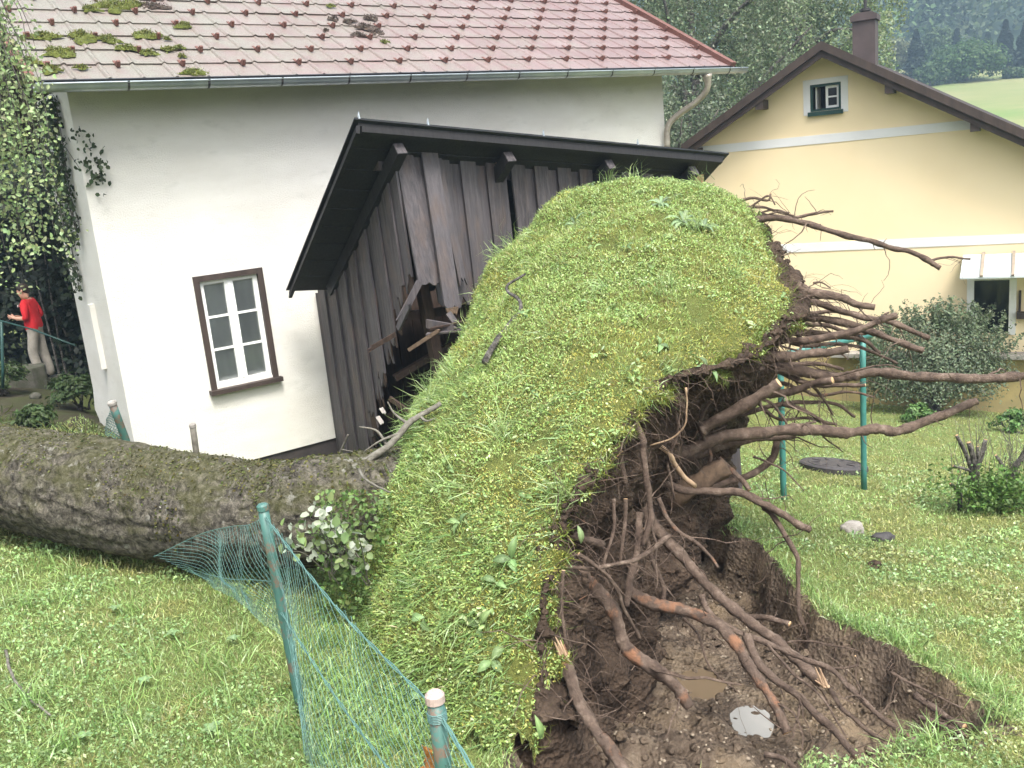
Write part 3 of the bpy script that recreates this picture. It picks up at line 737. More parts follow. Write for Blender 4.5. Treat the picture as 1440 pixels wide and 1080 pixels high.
# ------------------------------------------------------------------ dark wooden shed
A0 = C_ + DD * 2.55
def S(t, s, z): return A0 + DD * t + NN * s + UP * (z + H)
shed = empty('wooden_shed', S(2.2, 1.2, -3.5), 'crushed dark timber shed with black roof against the white house', 'shed')
FLc, FRc, BLc, BRc = S(-.52, 2.74, .62), S(4.92, 2.74, -.07), S(-.52, .42, -1.16), S(4.92, .42, -1.80)
def RS(u, v, h=0):
    p = (FLc * (1 - u) + FRc * u) * (1 - v) + (BLc * (1 - u) + BRc * u) * v
    return p + np.array([.15, .2, 1]) * h
def slab(u0, u1, v0, v1, h0, h1, mb):
    q = [RS(u0, v0, h0), RS(u1, v0, h0), RS(u1, v1, h0), RS(u0, v1, h0)]; r = [RS(u0, v0, h1), RS(u1, v0, h1), RS(u1, v1, h1), RS(u0, v1, h1)]
    mb.add(q + r, [(0, 1, 2, 3), (7, 6, 5, 4), (4, 5, 1, 0), (5, 6, 2, 1), (6, 7, 3, 2), (7, 4, 0, 3)])
mb = MB(); slab(-.006, 1.006, -.012, 1.01, -.012, .006, mb); sroof = mb.build('shed_roof', M['sheet'], shed)
for k in range(9):
    mb = MB(); slab(.004, .996, k / 9 + .003, (k + 1) / 9 - .003, -.042, -.014, mb); mb.build('roof_board', M['board_black'], sroof)
for u in (.004, .15, .43, .70):
    mb = MB(); q = RS(u, -.008, .005); mb.tube([q, q + UP * .03, q + UP * .07 + DD * .005], [.018, .012, .004], 6); mb.build('roof_nail', M['zinc'], sroof)
mb = MB(); mb.add([RS(.0, 0, -.045), RS(.0, 1, -.045), RS(.0, 1, -.12), RS(.0, 0, -.12), RS(.008, 0, -.045), RS(.008, 1, -.045), RS(.008, 1, -.12), RS(.008, 0, -.12)], [(0, 1, 2, 3), (7, 6, 5, 4), (0, 4, 5, 1), (2, 6, 7, 3), (1, 5, 6, 2), (0, 3, 7, 4)]); mb.build('barge_board', M['board_black'], sroof)
mb = MB(); mb.add([RS(.012, 0, -.045), RS(.99, 0, -.045), RS(.99, 0, -.10), RS(.012, 0, -.10), RS(.012, .018, -.045), RS(.99, .018, -.045), RS(.99, .018, -.10), RS(.012, .018, -.10)], [(3, 2, 1, 0), (4, 5, 6, 7), (1, 5, 4, 0), (2, 3, 7, 6), (1, 2, 6, 5), (0, 4, 7, 3)]); mb.build('fascia', M['board_black'], sroof)
for t in (.02, 1.42, 2.93, 4.40):
    u = (t + .52) / 5.44
    mb = MB(); a = RS(u, .035, -.165); b = RS(u, .95, -.125); mb.bar(a, b, .12, .14); mb.build('rafter', M['board_black'], sroof); mb = MB(); dv_ = unit(a - b); mb.bar(a, a + dv_ * .006, .112, .132); mb.build('rafter_end', M['board'], sroof)
mb = MB(); mb.bar(S(-.12, 2.28, .20), S(4.7, 2.28, -.46), .14, .14); mb.build('wall_plate', M['board'], shed)
for (px, py, w) in ((706, 234, .085), (845, 241, .05)):
    mb = MB(); q = hit(px, py, S(0, 2.42, 0), NN); mb.box(q, DD * w, NN * .02, UP * .05); mb.build('split_plate', M['raw_wood'], shed)
mb = MB(); q = S(4.62, 2.44, -.42); mb.box(q - UP * 1.6, DD * .09, NN * .08, UP * 1.72); mb.build('corner_post', M['raw_wood'], shed)
def plank(mb, top, bot, w, th, wdir, jag=0):
    top = np.asarray(top, float); bot = np.asarray(bot, float)
    ax = (bot - top); ax /= np.linalg.norm(ax); wd = np.asarray(wdir, float); wd = wd - ax * (wd @ ax); wd /= np.linalg.norm(wd); nd = np.cross(wd, ax)
    ring = [top - wd * w / 2, top + wd * w / 2]
    if jag:
        n = 6
        ring += [bot + wd * w * (.5 - k / (n - 1)) + ax * random.uniform(-jag, jag) for k in range(n)]
    else: ring += [bot + wd * w / 2, bot - wd * w / 2]
    ring = [q - nd * th / 2 for q in ring]
    mb.prism(ring, nd * th)
t = .36; k = 0
while t < 4.5:
    w = .175 if k % 2 == 0 else .205
    so = 2.36 + (.0 if k % 2 == 0 else .045)
    zt = .31 - .128 * t + random.uniform(-.02, .02); tilt = random.uniform(-.012, .012) + .02
    gap = .05 if k == 6 else 0
    if not (k in (6,)):
        mb = MB(); plank(mb, S(t + w / 2, so, zt), S(t + w / 2 + tilt * 3 * (.48 if t < .95 else 1), so + random.uniform(-.01, .05), -3.2 + random.uniform(0, .1) if t > .95 else -1.35 - .25 * random.random()), w, .026, DD, 0 if t > .95 else .08); mb.build('board', M['board'], shed)
    else:
        mb = MB(); plank(mb, S(t + w / 2 - .02, so - .01, zt - .18), S(t + w / 2 + .03, so, -3.2), w - .06, .026, DD, .0); mb.build('board', M['board'], shed)
    t += w - .012 if k % 2 == 0 else w - .02
    k += 1
# three boards burst out of the corner
for (pt, pb, st, sb, w, jag) in (((566, 208), (601, 400), 2.42, 2.72, .215, .05), ((602, 205), (636, 432), 2.47, 2.78, .20, .03), ((583, 206), (620, 400), 2.39, 2.66, .12, .04), ((611, 206), (650, 395), 2.41, 2.55, .10, .06)):
    mb = MB(); plank(mb, hit(*pt, S(0, st, 0), NN), hit(*pb, S(0, sb, 0), NN), w, .028, DD, jag); mb.build('board', [M['board']], shed)
q1 = hit(636, 436, S(0, 2.79, 0), NN); mb = MB(); plank(mb, q1 + UP * .03, q1 - UP * .03, .15, .02, DD, .05); mb.build('splintered_end', M['log'], shed)
# side wall boards, the far ones snapped off along a ragged line
s = .03; k = 0
while s < 2.36:
    w = .165 if k % 2 == 0 else .19
    zt = -1.34 + .765 * s; zb = float(np.interp(s, [.75, 1.1, 1.6, 2.25], [-3.75, -2.9, -2.05, -1.1]))
    to = -.0 - (.03 if k % 2 else 0)
    lean = .012 * smooth(1.0, 2.0, s)
    mb = MB(); plank(mb, S(to, s + w / 2, zt), S(to + lean * 3, s + w / 2 + lean * 3.2, zb), w, .026, NN, .0 if s < .6 else .14); mb.build('board', M['board'], shed)
    if s > .75:
        mb = MB(); plank(mb, S(to + .0 + lean * 3 + .004, s + w / 2 + lean * 3.2, zb + .16), S(to + .01 + lean * 3, s + w / 2 + lean * 3.3, zb - .12), w * .8, .02, NN, .13); mb.build('splintered_end', M['board_in'], shed)
    s += w - .014; k += 1
# inside: floor, lining of the house side and loose framing
mb = MB(); mb.box(S(2.3, 1.2, -3.55), DD * 2.3, NN * 1.2, UP * .04); mb.build('shed_floor', M['board_in'], shed)
for i in range(18):
    mb = MB(); mb.box(S(.2 + i * .25, .10, -2.45), DD * .12, NN * .015, UP * 1.25); mb.build('lining_board', M['board_in'], shed)
mb = MB(); mb.box(S(4.58, 1.2, -2.1), DD * .02, NN * 1.15, UP * 1.4); mb.build('end_lining', M['board_in'], shed)
for a, b, w in ((S(.2, 2.2, .0), S(.55, 2.2, -3.4), .12), (S(.1, 2.1, -1.5), S(2.0, 1.9, -1.65), .10), (S(.15, 1.6, -2.3), S(1.6, 1.9, -1.75), .08), (S(.25, 1.1, -2.9), S(1.3, 1.8, -2.2), .09), (S(.8, 1.3, -1.6), S(1.1, 1.5, -3.3), .10)):
    mb = MB(); mb.bar(a, b, w, w); mb.build('beam', M['board_in'], shed)
def torn_sheet(name, ctrl, mat, parent, nr=14, nc=24, amp=.012):
    A = catgrid(np.array([[P(*q) for q in row] for row in ctrl]), nr, nc)
    A = A + grid_normals(A) * (fbm(A * 7, 4, 31) * amp * 2)[..., None]
    A[-1] += RNG.uniform(-1, 1, (nc, 1)) * .035 * UP; A[0] += RNG.uniform(-1, 1, (nc, 1)) * .02 * UP; A[1:-1, 0] += RNG.uniform(-1, 1, (nr - 2, 1)) * .02 * DD
    mb = MB(); mb.grid(A); o = mb.build(name, mat, parent, True); m_ = o.modifiers.new('t', 'SOLIDIFY'); m_.thickness = .006; o.data.polygons.foreach_set('use_smooth', [False] * len(o.data.polygons)); return o
for (a, b, ya, yb, w) in (((590, 396), (574, 428), 9.85, 9.75, .10), ((580, 414), (560, 452), 9.95, 9.85, .08), ((556, 470), (518, 492), 10.2, 10.0, .07), ((606, 462), (652, 452), 9.7, 9.6, .07), ((600, 470), (648, 464), 9.7, 9.6, .08), ((630, 440), (650, 466), 9.7, 9.65, .09)):
    mb = MB(); plank(mb, P(*a, ya), P(*b, yb), w * .75, .018, DD + UP * .2, .09); mb.build('splinter', M['board_in'] if w < .075 else M['board'], shed)
for (a, b, w, mt) in (((575, 492), (618, 464), .04, 'log'), ((560, 462), (575, 430), .06, 'board'), ((600, 455), (640, 462), .09, 'board'), ((548, 560), (590, 590), .05, 'board_in')):
    mb = MB(); plank(mb, P(*a, 9.8), P(*b, 9.6), w, .03, UP, .03); mb.build('splinter', M[mt], shed)
mb = MB(); plank(mb, P(536, 574, 10.3), P(541, 582, 10.2), .045, .012, R0, .02); plank(mb, P(531, 586, 10.25), P(537, 595, 10.15), .05, .012, R0, .02); tag(mb.build('broken_pane', M['stone']), 'pale broken shards inside the foot of the shed', 'shards')
# end of the front wall hanging below the lifted roots
for (px0, px1, dz, yy) in ((1000, 1012, 0, 9.2), (1012, 1026, .05, 9.15), (1024, 1040, -.03, 9.12)):
    mb = MB(); plank(mb, P((px0 + px1) / 2 - 8, 540, yy), P((px0 + px1) / 2 + 4, 704, yy - .05), .13, .05, R0, .02); mb.build('board', M['board'], shed)
mb = MB(); plank(mb, P(1005, 690, 9.0), P(1044, 712, 8.9), .16, .08, UP, .03); mb.build('sill_timber', M['board_black'], shed)

# ------------------------------------------------------------------ fallen tree: trunk, sod, soil and roots
tree = empty('fallen_tree', P(480, 760, 5.6), 'uprooted tree lying on its side with mossy trunk and huge raised root plate', 'fallen tree')
# trunk
ctrl = np.array([P(-190, 632, 7.35), P(-60, 655, 6.95), P(60, 677, 6.6), P(170, 698, 6.3), P(300, 718, 5.98), P(400, 724, 5.72), P(490, 718, 5.62), P(640, 690, 6.1)])
rad = catmull(np.array([[.36], [.37], [.378], [.37], [.36], [.335], [.33], [.34]]), 150)[:, 0]
cl = catmull(ctrl, 150); nr = 110
tt = unit(np.gradient(cl, axis=0)); xx = unit(np.cross(tt, UP)); yy = np.cross(xx, tt)
an = np.linspace(0, 2 * PI, nr, endpoint=False)
ring = np.cos(an)[None, :, None] * xx[:, None] + np.sin(an)[None, :, None] * yy[:, None]
base = cl[:, None] + ring * rad[:, None, None]
arc = np.stack([np.broadcast_to(np.linspace(0, 8, 150)[:, None], (150, nr)) * 1.4, np.cos(an)[None] * 3.0 + np.zeros((150, 1)), np.sin(an)[None] * 3.0 + np.zeros((150, 1))], -1)
rg = 1 - np.abs(fbm(arc * np.array([1.1, 2.2, 2.2]), 4, 40)) * 2
disp = rg * .020 + fbm(base * 2.2, 3, 9) * .05 + fbm(base * 26, 4, 6) * .022
Tm = base + ring * disp[..., None]
idx = np.arange(150 * nr).reshape(150, nr); nx_ = np.roll(idx, -1, 1)
q = np.stack([idx[:-1], nx_[:-1], nx_[1:], idx[1:]], -1).reshape(-1, 4)
trunk = np_mesh('trunk', Tm.reshape(-1, 3), q, M['bark'], tree, smooth_=True)
# moss and lichen flakes standing on the bark
kk = RNG.integers(0, 149, 16000); jj = RNG.integers(0, nr, 16000)
pz_ = Tm[kk, jj]; nz_ = ring[kk, jj]
w_ = fbm(pz_ * 3.0, 4, 50) + .55 * nz_[:, 2] + RNG.uniform(-.25, .25, 16000)
right = smooth(-3.2, -1.2, pz_[:, 0])
keep = w_ + .25 * right > .42
pz_, nz_, right = pz_[keep], nz_[keep], right[keep]
cc = tint(len(pz_), (.10, .105, .028), .4, .2) * (1 - .0 * right[:, None]); gl = RNG.random(len(pz_)) < .18 * (1 - right)
cc[gl] = tint(gl.sum(), (.28, .28, .24), .3, .05)
o = np_mesh('moss_tufts', *[*leaves(pz_ + nz_ * .006, unit(nz_ + RNG.normal(size=nz_.shape) * .5), np.where(gl, RNG.uniform(.003, .009, len(pz_)), RNG.uniform(.006, .014, len(pz_))), cc)][:2], M['leaf'], trunk, colors=np.repeat(cc, 6, 0)); tag(o, kind='stuff')

sod_px = [
    [(540, 985, 4.5), (598, 1035, 4.05), (660, 1048, 3.82), (722, 1032, 3.74), (772, 1008, 3.72)],
    [(508, 900, 4.95), (570, 905, 4.42), (640, 908, 4.12), (710, 902, 3.96), (768, 892, 3.92)],
    [(505, 800, 5.3), (575, 795, 4.72), (650, 790, 4.38), (722, 785, 4.19), (780, 775, 4.14)],
    [(520, 705, 5.75), (600, 690, 5.12), (680, 683, 4.74), (752, 680, 4.5), (828, 672, 4.44)],
    [(556, 628, 6.4), (640, 608, 5.6), (722, 600, 5.15), (802, 596, 4.9), (878, 600, 4.86)],
    [(600, 556, 7.0), (682, 530, 6.1), (772, 520, 5.6), (862, 520, 5.36), (940, 532, 5.35)],
    [(645, 475, 7.7), (725, 450, 6.7), (825, 440, 6.15), (935, 448, 5.9), (1052, 500, 5.85)],
    [(690, 400, 8.3), (772, 375, 7.4), (882, 365, 6.9), (995, 378, 6.6), (1128, 438, 6.5)],
    [(738, 333, 8.9), (822, 306, 8.2), (922, 300, 7.8), (1012, 310, 7.5), (1122, 388, 7.2)],
    [(795, 283, 9.3), (855, 262, 9.0), (925, 254, 8.85), (1000, 268, 8.6), (1072, 318, 8.2)]]
SC = np.array([[P(*q) for q in row] for row in sod_px])
lc = SC[:, :1] + np.array([-.10, .75, -.75]); lc[:3] = SC[:3, :1] + np.array([-.35, .25, -.25])
SC = np.concatenate([lc, SC], 1)
tr_ = SC[-1:] + np.array([.10, .65, -.55]); SC = np.concatenate([SC, tr_], 0)
NRW, NCL = 200, 130
SG = catgrid(SC, NRW, NCL); SN = grid_normals(SG)
if SN[100, 70] @ (EYE - SG[100, 70]) < 0: SN = -SN
edge = np.minimum(np.minimum(np.arange(NCL)[::-1][None, :] / 12., np.arange(NRW)[::-1][:, None] / 14. + 0 * np.arange(NCL)[None]), 1)
SG = SG + SN * (fbm(SG * 1.7, 3, 60) * .15 + fbm(SG * 6, 3, 61) * .05 - np.maximum(0, .08 - np.abs(fbm(SG * 2.3, 3, 66))) * .2 + fbm(SG * 18, 2, 62) * .02)[..., None]
# the toe hangs in ragged flaps
toe = fbm(np.stack([np.arange(NCL) * .13, np.zeros(NCL), np.zeros(NCL)], -1), 4, 75) * .22 + .02
fall_t = (np.linspace(1, 0, 22) ** 2)
SG[:22] += fall_t[:, None, None] * toe[None, :, None] * unit(SG[0] - SG[14])[None]
# the rim is torn, not cut
rim = fbm(np.stack([np.arange(NRW) * .16, np.zeros(NRW), np.zeros(NRW)], -1), 4, 70) * .20 + fbm(np.stack([np.arange(NRW) * .6, np.zeros(NRW), np.ones(NRW)], -1), 2, 71) * .08
dirv = unit(SG[:, -1] - SG[:, -14])
fall = np.linspace(0, 1, 26) ** 2
SG[:, -26:] += fall[None, :, None] * rim[:, None, None] * dirv[:, None]
SG[:, -26:] -= (fall ** 2)[None, :, None] * .06 * SN[:, -1:, :]
idx = np.arange(NRW * NCL).reshape(NRW, NCL)
q = np.stack([idx[:-1, :-1], idx[:-1, 1:], idx[1:, 1:], idx[1:, :-1]], -1).reshape(-1, 4)
sod = np_mesh('sod', SG.reshape(-1, 3), q, M['sod'], tree, smooth_=True)
SN2 = grid_normals(SG)
if SN2[100, 70] @ (EYE - SG[100, 70]) < 0: SN2 = -SN2
def sample_sod(n, c0=0, c1=NCL - 1.001, r0=0, r1=NRW - 1.001):
    # area-weighted: reject by cell size
    out_p, out_n, out_rc = [], [], []
    area = np.linalg.norm(np.cross(np.gradient(SG, axis=0), np.gradient(SG, axis=1)), axis=-1); am_ = np.percentile(area, 98)
    got = 0
    while got < n:
        r = RNG.uniform(r0, r1, n * 2); c = RNG.uniform(c0, c1, n * 2)
        ok = RNG.random(n * 2) < area[r.astype(int), c.astype(int)] / am_
        r, c = r[ok], c[ok]; i, j = r.astype(int), c.astype(int); u, v = (r - i)[:, None], (c - j)[:, None]
        p_ = SG[i, j] * (1 - u) * (1 - v) + SG[i + 1, j] * u * (1 - v) + SG[i, j + 1] * (1 - u) * v + SG[i + 1, j + 1] * u * v
        out_p.append(p_); out_n.append(SN2[i, j]); out_rc.append(np.stack([r, c], -1)); got += len(p_)
    return np.concatenate(out_p)[:n], np.concatenate(out_n)[:n], np.concatenate(out_rc)[:n]
parts = []
p_, n_, rc = sample_sod(120000)
w_ = fbm(p_ * 1.3, 4, 80); w_ = w_ * .5 + .35 * fbm(p_ * 5, 3, 82) + RNG.normal(size=len(p_)) * .12; mossy = (w_ > .12) | (rc[:, 1] > NCL * .85) & (w_ > .0)
cc = np.where(mossy[:, None], tint(len(p_), (.40, .385, .095), .35, .1), tint(len(p_), (.305, .39, .12), .35, .12))
Lh = RNG.uniform(.014, .042, len(p_)) * np.where(mossy, .55, 1.)
left = rc[:, 1] < NCL * .42
Lh = np.where(left & (RNG.random(len(p_)) < .55), Lh * 1.9, Lh)
bare = (fbm(p_ * 3.1, 3, 85) > .36) & (RNG.random(len(p_)) < .85); Lh = np.where(bare, .004, Lh)
up_ = unit(n_ + RNG.normal(size=n_.shape) * .42 + UP * .25); st_ = RNG.random(len(p_)) < .07; cc[st_] = tint(st_.sum(), (.36, .33, .16), .25, .06)
parts.append(blades(p_, up_, Lh, RNG.uniform(.004, .0075, len(p_)), RNG.uniform(.2, 1.1, len(p_)), cc))
p_, n_, rc = sample_sod(95000)
w_ = fbm(p_ * 2.1, 4, 90); kp = (w_ > -.14) & ((fbm(p_ * 3.1, 3, 85) < .36) | (RNG.random(len(p_)) < .15)); p_, n_, rc, w_ = p_[kp], n_[kp], rc[kp], w_[kp]
ms = fbm(p_ * 1.3, 4, 80) * .5 + .35 * fbm(p_ * 5, 3, 82) + RNG.normal(size=len(p_)) * .12 > .16
cc = np.where(ms[:, None], tint(len(p_), (.41, .395, .10), .35, .1), tint(len(p_), (.29, .40, .125), .35, .13))
parts.append(quads(p_ + n_ * RNG.uniform(.006, .035, (len(p_), 1)), unit(n_ + UP * .4 + RNG.normal(size=n_.shape) * .75), np.where(ms, RNG.uniform(.0035, .007, len(p_)), RNG.uniform(.0055, .0115, len(p_))), cc))
# grass clumps of long combed blades
for k in range(50):
    p0, n0, rc0 = sample_sod(1)
    m_ = RNG.integers(18, 45); pp = p0 + RNG.normal(size=(m_, 3)) * .035
    dv = unit(n0 * .8 + np.array([-.35, -.2, -.35 if rc0[0, 0] < 120 else .1]) + RNG.normal(size=(1, 3)) * .3)
    parts.append(blades(pp, unit(dv + RNG.normal(size=(m_, 3)) * .18), RNG.uniform(.10, .24, m_), RNG.uniform(.004, .007, m_), RNG.uniform(.5, 1.2, m_), tint(m_, (.27, .37, .14), .25, .08)))
# long combed grass on the lower half, dragged down towards the hinge
p_, n_, rc = sample_sod(15000, 0, NCL - 1.001, 0, NRW * .52); kq = RNG.random(len(p_)) < np.clip(1.15 - rc[:, 0] / (NRW * .52) + .25 * (rc[:, 1] < NCL * .4), 0, 1) * (fbm(p_ * 2.4, 3, 88) > -.12); p_, n_ = p_[kq], n_[kq]; m_ = len(p_)
parts.append(blades(p_, unit(n_ * .55 + np.array([-.55, -.25, -.35]) + RNG.normal(size=(m_, 3)) * .28), RNG.uniform(.05, .15, m_), RNG.uniform(.003, .006, m_), RNG.uniform(.4, 1.2, m_), tint(m_, (.22, .335, .12), .4, .1)))
# clusters of larger pale leaves
for k in range(110):
    p0, n0, rc0 = sample_sod(1); m_ = RNG.integers(6, 26); pp = p0 + RNG.normal(size=(m_, 3)) * .045; pp = pp - ((pp - p0) @ n0[0])[:, None] * n0 + n0 * RNG.uniform(.02, .05, (m_, 1))
    parts.append(leaves(pp, unit(n0 + UP * .3 + RNG.normal(size=(m_, 3)) * .5), RNG.uniform(.010, .021, m_), tint(m_, (.25, .35, .13), .35, .1), .9))
# fringe hanging over the torn rim
p_, n_, rc = sample_sod(6000, NCL * .965)
parts.append(blades(p_, unit(n_ * .4 + RNG.normal(size=n_.shape) * .6 - UP * .4), RNG.uniform(.03, .10, len(p_)), RNG.uniform(.003, .006, len(p_)), RNG.uniform(.3, 1.2, len(p_)), tint(len(p_), (.14, .17, .03), .4, .15)))
V, Fs, Cc = merge(parts)
o = np_mesh('sod_grass', V, Fs, M['grass'], sod, colors=Cc); tag(o, kind='stuff')
# broad dock and plantain leaves growing from the sod
def broad_leaf(base, d, nrm, L, Wd, colr):
    d = unit(np.asarray(d, float)); nrm = np.asarray(nrm, float); nrm = unit(nrm - d * (nrm @ d)); sd_ = np.cross(d, nrm)
    us = np.linspace(0, 1, 7); prof = np.array([.06, .55, .9, 1, .85, .5, .02])
    A = []
    for u, w in zip(us, prof):
        c = base + d * L * u + nrm * (L * (.30 * math.sin(u * 2.4) - .28 * u * u))
        A.append([c - sd_ * Wd * w * .5 + nrm * Wd * .13 * w, c - sd_ * Wd * w * .25 + nrm * Wd * .03 * w, c, c + sd_ * Wd * w * .25 + nrm * Wd * .03 * w, c + sd_ * Wd * w * .5 + nrm * Wd * .13 * w])
    A = np.array(A); idx = np.arange(35).reshape(7, 5)
    q = np.stack([idx[:-1, :-1], idx[:-1, 1:], idx[1:, 1:], idx[1:, :-1]], -1).reshape(-1, 4)
    return A.reshape(-1, 3), q, np.tile(np.asarray(colr)[None], (35, 1)) * np.tile(np.array([.9, .95, 1.25, .95, .9]), 7)[:, None]
def sod_at(px, py):
    pr = np.stack(project(SG.reshape(-1, 3))[:2], -1).reshape(NRW, NCL, 2); dd_ = np.hypot(pr[..., 0] - px, pr[..., 1] - py)
    i, j = np.unravel_index(np.argmin(dd_), dd_.shape); return SG[i, j], SN2[i, j]
rosettes = [(925, 485, 5, .11), (993, 520, 6, .12), (735, 625, 4, .11), (815, 430, 4, .07), (720, 785, 5, .13), (600, 870, 4, .13), (680, 880, 5, .12), (560, 740, 3, .12), (640, 660, 4, .10),
            (810, 315, 5, .12), (870, 300, 7, .13), (930, 290, 7, .14), (960, 315, 9, .15), (990, 325, 8, .13), (940, 325, 8, .14), (1020, 310, 6, .12), (1050, 330, 5, .12), (835, 350, 4, .09), (740, 445, 5, .09), (715, 440, 4, .08),
            (905, 405, 5, .06), (690, 930, 5, .13), (700, 820, 4, .1), (830, 265, 4, .1), (600, 980, 4, .12), (740, 700, 4, .09), (660, 560, 4, .09), (880, 350, 5, .08), (1100, 420, 5, .09), (650, 740, 5, .1), (1000, 420, 4, .07), (755, 560, 4, .07)]
for (px, py, n, L) in rosettes:
    n = max(2, n - 2) if py > 345 else n + 2; L = L * (.8 if py > 345 else .95)
    b, nn_ = sod_at(px, py)
    a1 = unit(np.cross(nn_, UP)); a2 = np.cross(nn_, a1)
    for k in range(n):
        a = 2 * PI * k / n + random.uniform(-.5, .5)
        d = a1 * math.cos(a) + a2 * math.sin(a) + nn_ * random.uniform(.15, .6) - UP * .25
        narrow = .24 if (py < 345 and px > 790) else .42
        V, q, cq = broad_leaf(b + nn_ * .012, d, nn_, L * random.uniform(.7, 1.25), L * narrow, tint(1, (.19, .27, .14) if narrow < .3 else (.185, .28, .115), .35, .06)[0])
        np_mesh('broad_leaf', V, q, M['leaf'], sod, colors=cq, smooth_=True)
V, q, cq = broad_leaf(P(812, 738, 4.35), np.array([.10, -.15, -.9]), np.array([.3, -1, .2]), .10, .032, (.24, .33, .15))
np_mesh('broad_leaf', V, q, M['leaf'], sod, colors=cq, smooth_=True)
V, q, cq = broad_leaf(P(752, 1005, 3.6), np.array([.12, -.1, -.9]), np.array([.4, -1, .2]), .12, .034, (.20, .31, .11))
np_mesh('broad_leaf', V, q, M['leaf'], sod, colors=cq, smooth_=True)

# soil under the torn rim
RM = [SC[i, -1] for i in range(1 - 1, 11)]
soil_cols = {
    0: [(790, 1060, 4.0), (850, 1090, 4.15), (930, 1110, 4.3)],
    1: [(806, 925, 4.35), (850, 960, 4.75), (900, 1000, 5.0)],
    2: [(818, 800, 4.68), (872, 830, 5.3), (930, 870, 5.8)],
    3: [(856, 710, 5.05), (905, 755, 5.8), (970, 800, 6.5)],
    4: [(905, 640, 5.45), (950, 690, 6.2), (1010, 752, 7.0)],
    5: [(962, 575, 5.85), (995, 640, 6.7), (1030, 722, 7.5)],
    6: [(1040, 530, 6.3), (1032, 600, 7.1), (1035, 690, 7.9)],
    7: [(1092, 460, 6.9), (1050, 545, 7.5), (1030, 640, 8.1)],
    8: [(1098, 412, 7.5), (1060, 500, 8.0), (1025, 600, 8.5)],
    9: [(1062, 345, 8.4), (1040, 460, 8.6), (1015, 560, 8.8)]}
SO = np.array([[RM[i] - SN2[min(NRW - 1, int(i * (NRW - 1) / 10)), -1] * .02] + [P(*q) for q in soil_cols[i]] for i in range(10)])
s0 = SO[:, :1] * .35 + SC[:10, -2:-1] * .65 - UP * .25
SO = np.concatenate([s0, SO], 1)
SOg = catgrid(SO, 240, 120); n_ = grid_normals(SOg)
if n_[120, 60] @ (EYE - SOg[120, 60]) < 0: n_ = -n_
dsp = fbm(SOg * 1.9, 3, 100) * .26 + fbm(SOg * 5, 4, 101) * .17 - np.abs(fbm(SOg * 13, 3, 102)) * .07 + fbm(SOg * 34, 2, 103) * .022
w = smooth(0, 42, np.arange(120))[None, :] * .9 + .1
SOg = SOg + n_ * (dsp * w)[..., None]
idx = np.arange(240 * 120).reshape(240, 120)
q = np.stack([idx[:-1, :-1], idx[:-1, 1:], idx[1:, 1:], idx[1:, :-1]], -1).reshape(-1, 4)
soil = np_mesh('root_soil', SOg.reshape(-1, 3), q, M['soil'], tree, smooth_=True)
# soil below the toe of the sod, towards the viewer
A = catgrid(np.array([[P(585, 1015, 4.2), P(650, 1042, 3.9), P(715, 1035, 3.8), P(775, 1000, 3.76), P(800, 960, 4.0)], [P(590, 1090, 4.1), P(650, 1110, 3.85), P(715, 1110, 3.75), P(780, 1090, 3.72), P(850, 1080, 3.95)]]), 30, 60)
A = A + (fbm(A * 9, 4, 110) * .10)[..., None] * np.array([0, -1, .3])
mb = MB(); mb.grid(A); mb.build('toe_soil', M['soil'], tree, True)

